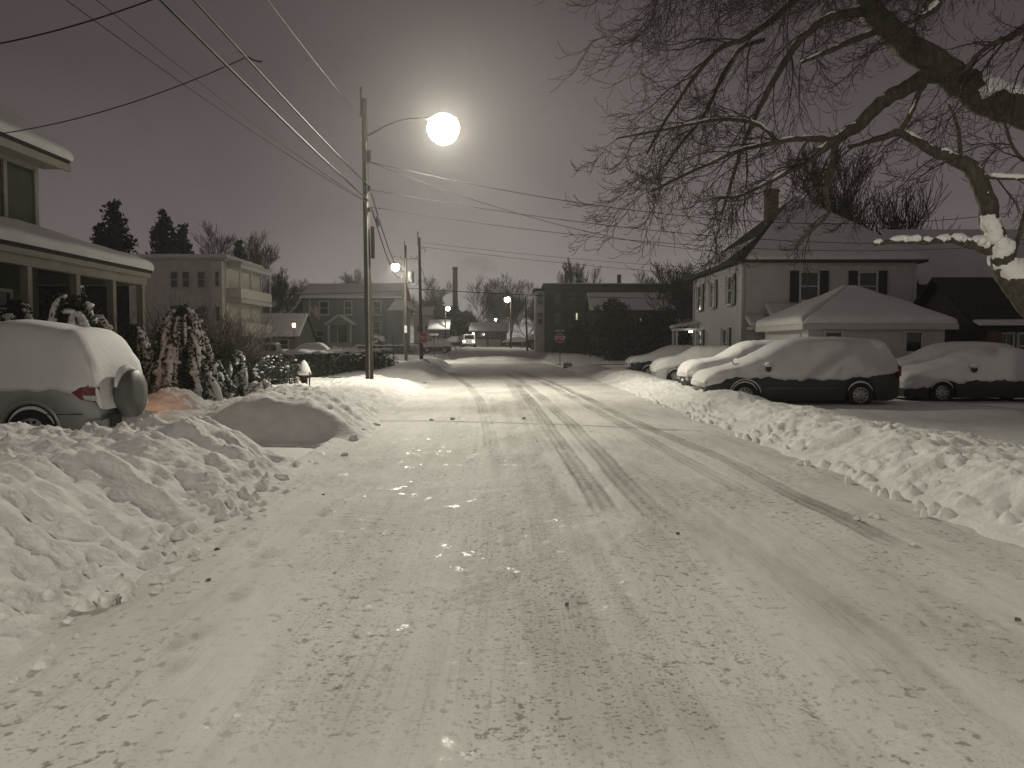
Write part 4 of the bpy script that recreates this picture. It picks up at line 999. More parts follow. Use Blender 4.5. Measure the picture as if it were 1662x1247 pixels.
# silver SUV at left
suv_x = P(197, 640, 12.6).x
suv = car('silver_suv', 'silver off-road car with a covered spare wheel on its snowy tailgate, at left', (suv_x - 4.35, 12.65, .02), 4.35, 1.78,
    [(0, .74), (.1, .9), (.4, 1.0), (.9, 1.06), (1.2, 1.12), (1.75, 1.5), (2.05, 1.66), (2.6, 1.72), (3.6, 1.71), (3.95, 1.66), (4.12, 1.45), (4.28, 1.05), (4.33, .95), (4.35, .6)],
    [(0, .72), (.5, .92), (1.2, 1.02), (4.35, 1.06)], [.85, 3.42], .345, SILVER, .27, k=.26, zl=[(-.1, .8), (1, .86), (2.6, .92), (3.4, .94), (3.8, .94), (4.05, .92), (4.3, 1.0), (4.6, 1.08)], ts=.055, tt=.20, seed=21, roughz=.02)
Ry = Matrix.Rotation(math.pi / 2, 3, 'Y')
m = MB(); m.lathe([(.02, -.10), (.345, -.10), (.365, -.06), (.365, .07), (.34, .11), (.15, .125), (.01, .13)], (4.50, -.06, .86), 32, M=Ry)
sw = m.build('spare_wheel_cover', mat('spare_cover_grey', (.12, .12, .115), .5, .15, 4), suv, True)
m = MB(); m.tube([(4.44, -.06 + math.cos(a) * .375, .86 + math.sin(a) * .375) for a in np.linspace(.3, math.pi - .3, 14)], [.02 + .05 * math.sin(q / 13 * math.pi) for q in range(14)], 8); m.build('wheel_snow', SNOW, sw, True)
for s in (-1, 1):
    m = MB()
    yo = s * .89
    m.add([(4.02, yo * 1.0, .98), (4.30, yo * .93, .98), (4.325, yo * .86, .98), (4.325, yo * .86, .78), (4.26, yo * .94, .76), (4.02, yo * .9, .98), (4.02, yo * .9, .96)], [(0, 1, 4), (1, 2, 3, 4), (0, 4, 5)])
    m2 = MB(); m2.add([(3.95, yo * 1.012, .99), (4.20, yo * 1.0, .99), (4.30, yo * .95, .99), (4.36, yo * .82, .99), (4.36, yo * .82, .77), (4.30, yo * .95, .78), (4.16, yo * 1.008, .82)], [(0, 1, 2, 5, 6), (2, 3, 4, 5)] if s < 0 else [(6, 5, 2, 1, 0), (5, 4, 3, 2)])
    tl = m2.build('taillight', REDL, suv)
    m3 = MB(); m3.add([(4.20, yo * 1.012, .875), (4.30, yo * .965, .87), (4.365, yo * .83, .87), (4.365, yo * .83, .79), (4.30, yo * .965, .795), (4.22, yo * 1.008, .82)], [(0, 1, 4, 5), (1, 2, 3, 4)]); m3.build('reverse_lens', CLEARL, tl)
m = MB(); m.bb(4.18, 4.44, -.83, .83, .34, .52); m.build('bumper', SILVER, suv)
m = MB(); m.bb(4.442, 4.47, -.62, -.30, .40, .58); m.build('licence_recess', PLAST, suv)
for xc_ in (3.42, .85): m = MB(); m.tube([(xc_ + math.cos(a) * .44, -.865, .345 + math.sin(a) * .44) for a in np.linspace(-.1, math.pi + .1, 16)], .035, 8); m.build('wheel_arch', SILVER, suv, True)
m = MB(); m.bb(3.3, 4.18, -.885, -.872, .60, .612); m.build('body_seam', PLAST, suv)
mirror(suv, 1.6, -.87, 1.12, SILVER)

# far vehicles
def small_car(name, lab, px, py, d_, L, paint, h=1.45, seed=0, snow=True, z=None, cat='car', tt=.16):
    z = gz(P(px, py, d_).x, d_) if z is None else z
    return car(name, lab, (P(px, py, d_).x - L / 2, d_, z - .02), L, 1.75,
        [(0, .75), (.3, .92), (L * .24, 1.02), (L * .38, h - .08), (L * .5, h), (L * .8, h - .02), (L * .93, h * .75), (L, .85)], [(0, .72), (.5, .9), (L, .95)], [L * .2, L * .8], .32, paint, .2, zl=[(-.1, .7), (L, .8)], ts=.05, tt=tt, seed=seed, snow=snow, cat=cat)
fc = small_car('parked_car', 'dark car with a white cap of snow, between hedge and blue-grey house', 500, 565, 66, 3.6, CHAR, 1.5, 31)
fc = small_car('parked_car', 'small car under rounded snow in front of the dark evergreen beyond the intersection', 1000, 565, 88, 3.0, CHAR, 1.45, 33)
fc = small_car('parked_car', 'dark car with a tall lump of snow on its roof, near the one way sign', 708, 568, 101, 3.6, CHAR, 1.2, 35, tt=.5)
fc = small_car('parked_car', 'dim dark car left of the lit pickup at the far end', 737, 562, 128, 4.2, CHAR, 1.5, 37)
fc = small_car('parked_car', 'grey car in the shade under the far bare trees', 836, 563, 132, 4.0, NAVY, 1.4, 39)
tr = car('box_van', 'long dark van with a thick slab of snow on its roof beside a plain pole', (P(856, 570, 112).x, 112, gz(3, 112) - .02), 3.6, 1.9, [(0, .9), (.1, 1.5), (.4, 1.75), (3.3, 1.78), (3.6, 1.4)], [(0, .9), (3.6, 1.1)], [.7, 2.9], .36, CHAR, .25, k=.08, zl=[(-.1, 1.3), (3.7, 1.5)], ts=.05, tt=.35, seed=41)
# lit white pickup / plow truck
pt = thing('white_truck', 'small white truck with a bright roof lamp at the far end of the street', 'truck', (P(762, 560, 126).x, 126, gz(-6, 126)))
m = MB(); m.bb(-.95, .95, -2.2, 2.2, .45, 1.05); m.bb(-.85, .85, -.5, 1.0, 1.05, 1.95); m.bb(-.95, -.8, 1.0, 2.2, 1.05, 1.35); m.bb(.8, .95, 1.0, 2.2, 1.05, 1.35); m.build('body', SIGNW, pt)
m = MB(); m.bb(-.7, .7, -.53, -.505, 1.2, 1.8); m.build('windshield', GLASS, pt)
for x in (-.85, .85):
    for y in (-1.4, 1.4): MB().lathe([(.2, -.1), (.38, -.1), (.38, .1), (.2, .1)], (x, y, .38), 16, M=Ry).build('wheel', TYRE, pt, True)
for x in (-.7, .7): MB().bb(x - .13, x + .13, -2.24, -2.205, .75, .95).build('headlight', TRUCKL, pt)
MB().lathe([(.10, 0), (.12, .1), (.05, .22)], (.55, .2, 1.955), 10).build('roof_lamp', LENS, pt)
pw = bpy.data.lights.new('work_light', 'POINT'); pw.energy = 160; pw.color = (1, .95, .82); pw.shadow_soft_size = .1
pwo = bpy.data.objects.new('work_light', pw); COL.objects.link(pwo); pwo.parent = pt; pwo.location = (.55, -2.6, 2.6)
# white pickup behind hedge at left
pk = thing('white_pickup', 'white pickup with snow on its bed behind the dark hedge at left', 'truck', (P(425, 565, 66).x, 66, .1))
m = MB(); m.bb(-1.3, .6, -.85, .85, .45, 1.05); m.bb(-.2, 1.9, -.9, .9, .45, 1.1); m.build('body', PALE, pk)
m = MB(); m.add([(.1, -.8, 1.1), (1.5, -.8, 1.1), (1.25, -.68, 1.62), (.4, -.68, 1.62), (.1, .8, 1.1), (1.5, .8, 1.1), (1.25, .68, 1.62), (.4, .68, 1.62)], [(0, 1, 2, 3), (7, 6, 5, 4), (0, 4, 5, 1), (1, 5, 6, 2), (2, 6, 7, 3), (3, 7, 4, 0)]); m.build('cab', CHAR, pk)
m = MB(); soft_slab(m, (-1.3, -.85, 1.05), (.05, -.85, 1.05), (.05, .85, 1.05), (-1.3, .85, 1.05), .2, 44, 6); soft_slab(m, (.35, -.7, 1.62), (1.3, -.7, 1.62), (1.3, .7, 1.62), (.35, .7, 1.62), .16, 45, 6); soft_slab(m, (1.3, -.85, 1.1), (1.9, -.85, 1.1), (1.9, .85, 1.1), (1.3, .85, 1.1), .16, 46, 6); m.build('snow', SNOW, pk, True)
for x in (-.8, 1.3):
    for y in (-.85, .85): MB().lathe([(.2, -.1), (.36, -.1), (.36, .1), (.2, .1)], (x, y, .36), 16, M=Matrix.Rotation(math.pi / 2, 3, 'X')).build('wheel', TYRE, pk, True)

# ------------------------------------------------------------------ poles, lamps, signs, wires
def pole(label, x, y, h, r=.15, lean=(0, 0), z=None, pin=True, seed=0):
    z = (gz(x, y) if z is None else z)
    t_ = thing('utility_pole', label, 'utility pole', (x, y, z - .1))
    m = MB(); n = 12
    m.tube([(lean[0] * q, lean[1] * q, (h + .1) * q) for q in np.linspace(0, 1, 9)], [r * (1 - .35 * q) for q in np.linspace(0, 1, 9)], n); m.build('pole', WOOD, t_, True)
    if pin:
        m = MB(); m.bb(lean[0] - .13, lean[0] - .07, -.05, .05, h - .5, h + .35); m.build('bracket', DARKM, t_)
        m = MB(); m.lathe([(.02, h + .3), (.06, h + .34), (.04, h + .4), (.06, h + .46), (.02, h + .52)], (lean[0] - .1, 0, 0), 8); m.build('insulator', DARKM, t_, True)
    return t_
def street_lamp(label, pole_xy, z, tip, power, mat_=LENS, size=1.0, spread=2.2, mk_light=True, globe=.2, tilt=.07, gl=.12, throw=None, aim=None):
    """arm from the pole to a cobra head with a bowl lens"""
    px_, py_ = pole_xy; tx, ty, tz = tip
    t_ = thing('street_lamp', label, 'street lamp', (px_, py_, z), 0, 'street lamps')
    L_ = Vector((tx - px_, ty - py_, tz - z)); dirh = Vector((L_.x, L_.y, 0)).normalized()
    pts = [Vector((0, 0, 0)).lerp(L_, q) + Vector((0, 0, .45 * size * math.sin(q * math.pi) * .55 + .0)) for q in np.linspace(0, .9, 10)]
    MB().tube(pts, .026 * size, 8).build('arm', DARKM, t_, True)
    m = MB(); m.bb(-.05, .05, -.05, .05, -.18, .18); m.build('bracket', DARKM, t_)
    ang = math.atan2(dirh.y, dirh.x); R = Matrix.Rotation(ang, 3, 'Z')
    m = MB(); prof = [(-.42, .05, .05), (-.3, .09, .07), (-.1, .15, .1), (.12, .19, .12), (.3, .16, .10), (.38, .06, .05)]
    vs = []; n = 12
    for a, w, h_ in prof:
        for j in range(n):
            q = 2 * math.pi * j / n; sz = math.sin(q) * h_; sz = max(sz, -.03)
            vs.append(R @ Vector((a * size, math.cos(q) * w * size, sz * size)) + L_ + Vector((0, 0, .05 * size)))
    fs = [tuple(range(n))[::-1], tuple((len(prof) - 1) * n + j for j in range(n))]
    for i in range(len(prof) - 1):
        for j in range(n): fs.append((i * n + j, i * n + (j + 1) % n, (i + 1) * n + (j + 1) % n, (i + 1) * n + j))
    m.add(vs, fs); m.build('lamp_head', GALV, t_, True)
    m = MB(); m.lathe([(globe * .45, globe * .30), (globe * .85, globe * .02), (globe, -globe * .4), (globe * .96, -globe * .75), (globe * .78, -globe * 1.1), (globe * .45, -globe * 1.38), (globe * .15, -globe * 1.48), (.005, -globe * 1.49)], L_ + R @ Vector((.08 * size, 0, 0)) + Vector((0, 0, .015)), 20); m.build('lamp_lens', mat_, t_, True)
    if mk_light:
        l = bpy.data.lights.new('lamp_glow_or_added_beam', 'SPOT' if throw else 'POINT'); l.energy = power * gl; l.color = LAMP_COL; l.shadow_soft_size = .12   # weak side spill; with throw, an added strong beam
        lo_ = bpy.data.objects.new('lamp_glow_or_added_beam', l); COL.objects.link(lo_); lo_.parent = t_; lo_.location = L_ + R @ Vector((.08 * size, 0, 0)) + Vector((0, 0, -globe * .62))
        if throw: l.spot_size = 1.6; l.spot_blend = 1.0; lo_.rotation_euler = Vector(throw).to_track_quat('-Z', 'Y').to_euler()   # added beam toward the camera, for the halo and the near road
        l = bpy.data.lights.new('lamp_light', 'SPOT'); l.energy = power; l.color = LAMP_COL; l.shadow_soft_size = .12; l.spot_size = spread; l.spot_blend = .5
        lo_ = bpy.data.objects.new('lamp_light', l); COL.objects.link(lo_); lo_.rotation_euler = ((Vector(aim) if aim else Vector((dirh.x * math.sin(tilt), dirh.y * math.sin(tilt), -math.cos(tilt)))).to_track_quat('-Z', 'Y')).to_euler(); lo_.parent = t_; lo_.location = L_ + R @ Vector((.08 * size, 0, 0)) + Vector((0, 0, -globe * .62))
    return t_
D1 = 29.0
p1 = P(600, 600, D1).x
pole1 = pole('tall wooden utility pole that carries the bright street lamp, nearest pole at left', p1, D1, 10.0, .145, (-.12, 0), z=.15)
m = MB(); m.bb(.09, .22, -.12, -.02, 4.6, 5.7); m.build('cable_box', DARKM, pole1)
m = MB(); m.tube([(.02, -.14, 0), (-.01, -.13, 4.5), (-.04, -.12, 8.6)], .022, 6); m.build('conduit', GALV, pole1)
m = MB(); m.bb(.0, .12, -.17, -.08, 7.9, 8.3); m.bb(-.0, .1, -.16, -.08, 6.9, 7.1); m.bb(.0, .1, -.16, -.08, 6.2, 6.35); m.build('wire_clamp', DARKM, pole1)
tipz = P(715, 208, D1)
street_lamp('bright glowing street lamp on a long curved arm over the road, nearest lamp', (p1 - .05, D1), P(605, 222, D1).z, (tipz.x, D1, tipz.z + .25), POWER['main'], globe=.56, size=1.2, gl=2.8, throw=(.14, -1, -.08))  # globe oversized and extra beam added to give the lamp its glare
# the pole behind the photographer: the wires overhead run to it, its lamp lights the near snow
pole0 = pole('wooden utility pole behind the photographer that the overhead wires run to', -5.0, -12, 10.0, .145)
street_lamp('street lamp on the pole behind the photographer', (-5.0, -12), 8.9, (-2.2, -10.5, 9.6), POWER['rear'], globe=.25, spread=2.5, tilt=.32, gl=.02)
p3d = 61.0; p3x = P(684, 560, p3d).x
pole3 = pole('bare utility pole with the left stop sign, right of the lamp pole', p3x, p3d, 9.35, .14, (-.12, 0))
m = MB(); m.tube([(.05, 0, 8.6), (.3, 0, 8.75), (.32, 0, 8.45), (.25, 0, 8.4)], .03, 6); m.build('hook', DARKM, pole3)
p2d = 80.0; p2x = P(659, 560, p2d).x
pole2 = pole('utility pole with a crossarm and transformer on the left corner', p2x, p2d, 11.2, .16)
m = MB(); m.bb(-1.1, 1.2, -.21, -.11, 9.95, 10.08); m.build('crossarm', WOOD, pole2)
for x in (-1.0, -.45, .55, 1.1): MB().lathe([(.02, 10.08), (.05, 10.14), (.03, 10.2), (.05, 10.26), (.02, 10.3)], (x, -.16, 0), 8).build('insulator', DARKM, pole2, True)
m = MB(); m.lathe([(.02, 7.7), (.28, 7.72), (.3, 7.9), (.3, 8.7), (.25, 8.8), (.05, 8.85)], (.5, 0, 0), 14); m.build('transformer', mat('transformer_grey', (.1, .1, .1), .6, .2, 4), pole2, True)
m = MB(); m.bb(-.12, .12, -.24, -.15, 2.9, 3.6); m.build('notice_box', SIGNW, pole2)
q = P(652, 436, p2d)
street_lamp('lit street lamp on the corner pole with the crossarm', (p2x, p2d), q.z + .1, (q.x - .4, p2d - 1.2, q.z + .2), POWER['corner'], globe=.40, aim=(.5, -.6, -1))
def lamp_far(px, py, d_, pxp, label, plab, globe, light=True, power=900):
    q = P(px, py, d_); x = P(pxp, py, d_).x; z = gz(x, d_)
    pole(plab, x, d_, q.z - z + .4, .13, pin=False)
    street_lamp(label, (x, d_), q.z, (q.x, d_ - .6, q.z + .05), power, LENSF, globe=globe, mk_light=light)
lamp_far(727, 500, 150, 723, 'small street lamp glowing left of the smokestack', 'slim lamp pole left of the smokestack', .42, True, POWER['far'])
lamp_far(824, 485, 118, 829, 'street lamp glowing among the far bare trees', 'lamp pole among the far bare trees', .42, True, POWER['far'])
lamp_far(805, 518, 190, 808, 'tiny distant street lamp over the garage row', 'short distant lamp pole by the garage row', .38, False)
pole('plain dark pole beside the snow-topped van beyond the intersection', P(856, 560, 108).x, 108, 88 * 108 / F, .14, (-.25, 0), pin=False)
# signs
def octagon(r): return [(r * math.cos(math.pi / 8 + k * math.pi / 4), r * math.sin(math.pi / 8 + k * math.pi / 4)) for k in range(8)]
def text_mesh(s, size, mt, parent, loc, name='lettering'):
    cu = bpy.data.curves.new('t', 'FONT'); cu.body = s; cu.size = size; cu.align_x = 'CENTER'; cu.align_y = 'CENTER'; cu.extrude = .004
    to = bpy.data.objects.new('t', cu); COL.objects.link(to)
    me = bpy.data.meshes.new_from_object(to.evaluated_get(bpy.context.evaluated_depsgraph_get()))
    bpy.data.objects.remove(to)
    me.transform(Matrix.Translation(loc) @ Matrix.Rotation(math.pi / 2, 4, 'X')); me.materials.append(mt)
    o = bpy.data.objects.new(name, me); COL.objects.link(o); o.parent = parent; return o
def stop_plate(parent, r, z, y):
    m = MB(); o = octagon(r); m.add([(a, y, z + b_) for a, b_ in o] + [(a, y + .02, z + b_) for a, b_ in o], [tuple(range(8)), tuple(range(15, 7, -1))] + [(i, i + 8, (i + 1) % 8 + 8, (i + 1) % 8) for i in range(8)])
    p = m.build('sign_plate', SIGNW, parent)
    m = MB(); o = octagon(r * .93); m.add([(a, y - .006, z + b_) for a, b_ in o] + [(a, y - .001, z + b_) for a, b_ in o], [tuple(range(8)), tuple(range(15, 7, -1))] + [(i, i + 8, (i + 1) % 8 + 8, (i + 1) % 8) for i in range(8)]); m.build('red_face', SIGNR, p)
    text_mesh('STOP', r * .95, SIGNW, p, Vector((0, y - .012, z - .0)))
    return p
q = P(687, 549, p3d - .3)
s1 = thing('stop_sign', 'red stop sign mounted on the utility pole at the left corner', 'stop sign', (q.x, p3d - .3, 0))
stop_plate(s1, .40, q.z, 0)
MB().bb(-.04, .04, .022, .14, q.z - .3, q.z + .3).build('mount', GALV, s1)
d_ = 68; q = P(909, 549, d_)
s2 = thing('stop_sign', 'dim red stop sign on a thin post below a street name sign, at right', 'stop sign', (q.x, d_, -.05))
stop_plate(s2, .40, q.z + .05, 0)
m = MB(); m.bb(-.03, .03, .022, .07, 0, q.z + .75); m.build('post', DARKM, s2)
m = MB(); m.bb(-.42, .36, .03, .045, q.z + .58, q.z + .73); m.build('street_name_sign', GALV, s2)
d_ = 78; q = P(705, 543, d_)
s3 = thing('one_way_sign', 'white arrow sign on a thin dark post at the left corner', 'sign', (q.x, d_, -.05))
m = MB(); m.bb(-.03, .03, .012, .06, 0, q.z + .25); m.build('post', DARKM, s3)
m = MB(); m.bb(-.47, .47, -.01, .01, q.z - .14, q.z + .22); pl = m.build('sign_plate', SIGNK, s3)
m = MB(); zc = q.z + .04; m.add([(-.45, -.014, zc - .1), (.2, -.014, zc - .1), (.2, -.014, zc - .16), (.46, -.014, zc), (.2, -.014, zc + .16), (.2, -.014, zc + .1), (-.45, -.014, zc + .1)], [(0, 1, 2, 3, 4, 5, 6)]); m.build('arrow', SIGNW, pl)
text_mesh('ONE WAY', .10, SIGNK, pl, Vector((-.08, -.018, zc)))
q = P(638, 545, 63)
s4 = thing('sign_post', 'thin dark signpost seen edge-on at the end of the hedge', 'sign', (q.x, 63, 0))
MB().bb(-.03, .03, -.03, .03, 0, q.z).build('post', DARKM, s4); MB().bb(-.012, .012, -.36, -.032, q.z - .6, q.z + .02).build('sign_plate', DARKM, s4)
q = P(748, 549, 112)
s5 = thing('round_sign', 'small pale road sign on a short post near the lit truck', 'sign', (q.x, 112, gz(-7, 112) - .02))
MB().bb(-.03, .03, .0, .05, 0, q.z - s5.location.z).build('post', DARKM, s5); MB().lathe([(.01, -.01), (.33, -.01), (.33, .01), (.01, .01)], (0, -.02, q.z - s5.location.z), 16, M=Matrix.Rotation(math.pi / 2, 3, 'X')).build('sign_plate', GALV, s5)
# wires
def wire(a, b_, sag, r, label, m=WIRE, n=24):
    a = Vector(a); b_ = Vector(b_)
    mb = MB(); L0 = a
    pts = [a.lerp(b_, q) - L0 - Vector((0, 0, sag * 4 * q * (1 - q))) for q in np.linspace(0, 1, n)]
    mb.tube(pts, r, 5)
    o = mb.build('overhead_wire', m, None, True); o.location = a
    return tag(o, label, 'wire')
X1 = p1
wire((X1 - .1, D1, 9.35), (-4.9, -12, 9.5), .8, .011, 'topmost overhead wire sweeping from the lamp pole up over the road edge')
wire((X1 + .02, D1 - .12, 7.15), (-5.0, -12, 7.8), .4, .022, 'thick upper cable from the lamp pole toward the top left')
wire((X1 + .02, D1 - .12, 6.65), (-5.25, -12, 7.4), .36, .026, 'thickest cable just below the other one, sweeping to the top left')
wire((X1 - .05, D1, 6.6), (-10.6, 3, 9.9), .55, .010, 'thin wire from the lamp pole climbing steeply to the upper left')
wire((X1 - .05, D1, 6.62), (-9.6, 3, 9.9), .55, .009, 'thin frosted wire beside the one that climbs to the upper left')
wire(P(402, 92, 16.2), P(-40, 222, 18.6), .25, .012, 'service wire that branches from the thick cables to the left house')
wire(P(402, 92, 16.2) + Vector((0, .02, .0)), P(425, 100, 16.4), .03, .02, 'short clamp lead where the service wire meets the thick cables')
wire(P(300, -22, 13), P(-30, 76, 14), .1, .014, 'dark wire crossing the top left corner')
ER = (27.0, 40.0, 7.4)
wire((X1, D1, 8.0), (24.0, 40, 8.0), 1.2, .015, 'wire from the lamp pole to the right, passing the chimney of the white house')
wire((X1, D1, 8.0), P(1205, 410, 41), .7, .012, 'service wire sloping down from the lamp pole to the corner of the white house')
wire((X1, D1, 7.05), (25.0, 40, 6.75), .85, .013, 'wire crossing the road just below the service wire')
wire((X1, D1, 6.45), (25.0, 40, 6.55), .85, .011, 'lowest thin wire crossing the road from the lamp pole')
wire((X1 + .1, D1 + .1, 6.9), (p2x, p2d, 9.0), 1.1, .022, 'thick cable dropping from the lamp pole to the corner pole')
wire((X1 + .1, D1 + .1, 6.4), (p2x - .3, p2d, 8.4), 1.0, .024, 'lower thick cable between the lamp pole and the corner pole')
o = MB(); o.blob((0, 0, 0), (.09, .32, .12), random.Random(3), .1, 10, 8); o = o.build('splice_case', DARKM, None, True); qq = P(613, 359, 31.5); o.location = qq; o.rotation_euler = (-.5, 0, .1); tag(o, 'dark splice case hanging on the lower cable by the lamp pole', 'splice case')
wire((p2x, p2d, 6.9), (-60, 84, 7.2), .5, .03, 'horizontal wire over the cross street in front of the blue-grey house')
wire((p2x, p2d, 7.2), (30, 84, 6.6), .5, .035, 'horizontal wire over the cross street toward the dark evergreen')
wire((p3x, p3d, 8.9), (34, 66, 6.5), .6, .012, 'faint thin wire from the stop sign pole to the right')
wire((p3x, p3d, 9.2), (34, 66, 7.2), .6, .012, 'faint thin wire from the top of the stop sign pole to the right')
wire((p2x + .4, p2d, 8.3), (p3x, p3d, 7.0), .9, .02, 'slack wire looping between the two corner poles')
wire((p3x, p3d, 7.4), (P(723, 492, 150).x, 150, 8.9), 1.5, .022, 'wire running from the stop sign pole down the far street')
# a pole far right that the cross wires run to
pole('utility pole at the end of the cross wires, right of the brick building', 25.0, 40.2, 8.6, .15)
# hydrant with snow, stakes, yard lamp, newspaper box
q = G(494, 628, .22)
hy = thing('fire_hydrant', 'fire hydrant under a tall cone of snow beside the hedge', 'hydrant', (q.x, q.y, .2))
MB().lathe([(.16, 0), (.16, .05), (.11, .07), (.11, .5), (.13, .52), (.13, .56), (.09, .66), (.03, .72)], n=14).build('body', mat('hydrant_red', (.05, .016, .014), .6, .2, 4), hy, True)
for s in (-1, 1): MB().lathe([(.05, 0), (.06, .06), (.03, .09)], (s * .1, 0, .38), 10, M=Matrix.Rotation(s * math.pi / 2, 3, 'Y')).build('outlet_cap', MATS['hydrant_red'], hy, True)
m = MB(); m.lathe([(.22, .42), (.24, .5), (.2, .62), (.13, .78), (.05, .9), (.01, .93)], n=12); m.build('snow', SNOW, hy, True)
q = G(502, 637, .22); m = MB(); m.tube([(0, 0, 0), (.02, 0, .62)], .022, 8); o = m.build('marker_stake', DARKM, None, True); o.location = (q.x, q.y, .2); tag(o, 'dark marker stake in the snow next to the hydrant', 'stake')
q = P(326, 655, 17.5); m = MB(); m.tube([(0, 0, -.3), (.12, 0, .42)], .014, 6); o = m.build('marker_stake', DARKM, None, True); o.location = q; tag(o, 'thin leaning stake below the drooping snowy evergreen', 'stake')
q = P(477, 529, 70)
yl = thing('yard_lamp', 'orange glowing yard lamp on a thin post before the bungalow', 'lamp post', (q.x, 70, .1))
MB().lathe([(.04, 0), (.035, q.z - .25)], n=8).build('post', DARKM, yl); MB().lathe([(.06, q.z - .25), (.13, q.z - .2), (.15, q.z + .02), (.1, q.z + .12)], n=10).build('lantern_glass', WARML, yl, True); MB().lathe([(.17, q.z + .12), (.03, q.z + .27)], n=10).build('lantern_cap', DARKM, yl)
l = bpy.data.lights.new('yard_light', 'POINT'); l.energy = 25; l.color = (1, .55, .25); l.shadow_soft_size = .1; lo2 = bpy.data.objects.new('yard_light', l); COL.objects.link(lo2); lo2.parent = yl; lo2.location = (0, -.3, q.z)
q = G(920, 598)
nb = thing('newspaper_box', 'small dark box half buried in snow near the right stop sign', 'box', (q.x, q.y - 1, .02))
MB().bb(-.3, .3, -.2, .2, 0, .32).build('body', PLAST, nb); MB().bb(-.24, .24, -.225, -.203, .1, .26).build('door', GALV, nb); m = MB(); soft_slab(m, (-.32, -.22, .32), (.32, -.22, .32), (.32, .22, .32), (-.32, .22, .32), .14, 3, 5); m.build('snow', SNOW, nb, True)
# low garden lamp hidden behind the silver car: its warm light falls on the snow and the shrub
gl = thing('garden_lamp', 'low warm garden lamp behind the silver car', 'lamp', (-7.0, 14.75, .25))
MB().lathe([(.03, 0), (.03, .5)], n=8).build('post', DARKM, gl); MB().lathe([(.05, .5), (.09, .53), (.09, .68), (.05, .7)], n=10).build('lamp_glass', WARML, gl, True); MB().lathe([(.13, .7), (.03, .78)], n=10).build('lamp_cap', DARKM, gl)
l = bpy.data.lights.new('garden_light', 'SPOT'); l.spot_size = 1.9; l.spot_blend = .6; l.energy = 26; l.color = (1, .50, .25); l.shadow_soft_size = .06; lo2 = bpy.data.objects.new('garden_light', l); COL.objects.link(lo2); lo2.parent = gl; lo2.location = (-.05, .14, .62); lo2.rotation_euler = Vector((-.45, 1, -.02)).to_track_quat('-Z', 'Y').to_euler()

# ------------------------------------------------------------------ vegetation
def bare_tree(label, x, y, h, seed, spread=.5, m=TWIG, z=None, lev=3, r0=None, up=.25, nb=9, grp=None, minr=.012, start=.25):
    rg = random.Random(seed); z = gz(x, y) if z is None else z
    t_ = thing('bare_tree', label, 'tree', (x, y, z - .1), 0, grp)
    r0 = r0 or h * .0095
    tr_, cr_ = MB(), MB()
    def branch(p, d, L, r, lv):
        n = 7 if lv < 2 else 5; pts = [p.copy()]; rad = [r]; d = d.normalized()
        for i in range(n):
            d = (d + Vector((rg.gauss(0, .13), rg.gauss(0, .13), rg.gauss(0, .08) + up * .18 * lv))).normalized()
            pts.append(pts[-1] + d * L / n); rad.append(max(minr, r * (1 - .8 * (i + 1) / n)))
        (tr_ if lv == 0 else cr_).tube(pts, rad, 8 if lv == 0 else (4 if lv == 1 else 3), cap=False)
        if lv >= lev: return
        k = nb if lv < 2 else nb - 2
        for i in range(k):
            q = (start if lv == 0 else .15) + (1 - (start if lv == 0 else .15)) * (i + rg.random()) / k; q = min(q, .98)
            j = min(int(q * n), n - 1); pp = pts[j].lerp(pts[j + 1], q * n - j); dd = (pts[j + 1] - pts[j]).normalized()
            a = rg.uniform(0, 6.28); side = Matrix.Rotation(a, 3, dd) @ dd.orthogonal().normalized()
            nd_ = (dd * (1 - spread) + side * spread * 1.15 + Vector((0, 0, up))).normalized()
            branch(pp, nd_, L * rg.uniform(.5, .8) * (1 - .45 * q), max(minr * (1 - .25 * lv), rad[j] * .5), lv + 1)
    branch(Vector((0, 0, 0)), Vector((rg.gauss(0, .03), rg.gauss(0, .03), 1)), h * .8, r0, 0)
    tr_.build('trunk', m, t_, True); cr_.build('crown', m, t_)
    return t_
bare_tree('tall fan-shaped bare tree behind the white house at right', P(1430, 400, 62).x + 1.6, 62, 17.5, 3, .42, TWIG, lev=3, nb=13, minr=.026, start=.1, up=.22)
bare_tree('bare tree showing above the roof of the dark apartment block', P(943, 500, 128).x, 128, 12.6, 5, .4, TWIGF, lev=3, nb=10, minr=.03, up=.35)
for i, (px, d_, py, lab, sp_) in enumerate([(765, 160, 462, 'bare tree right behind the smokestack', .5), (830, 140, 463, 'spreading bare tree above the far street lamp', .6), (848, 150, 468, 'slim bare tree left of the dark apartment block', .5), (700, 175, 470, 'bare tree left of the smokestack behind the corner poles', .5), (800, 180, 480, 'small bare tree over the garage row', .6),
    (470, 120, 455, 'bare tree behind the left end of the blue-grey house roof', .55), (575, 135, 455, 'bare tree whose top shows over the blue-grey house roof', .5), (445, 100, 468, 'bare tree between the apartment house and the blue-grey house', .5), (405, 110, 402, 'tall thin bare tree behind the apartment house', .4), (350, 115, 398, 'bare tree at the roof edge of the apartment house', .4), (1095, 125, 470, 'bare tree behind the right end of the apartment block', .5), (1115, 75, 455, 'thin bare tree at the corner of the white house', .5)]):
    z_ = gz(P(px, 500, d_).x, d_)
    bare_tree(lab, P(px, 500, d_).x, d_, P(px, py, d_).z - z_ + 1.0, 20 + i, sp_, TWIG if i % 2 else TWIGF, lev=3, nb=11, minr=.022, up=.2)
rg = random.Random(99)
src = [o for o in COL.objects if o.name.startswith('bare_tree')][2:8]
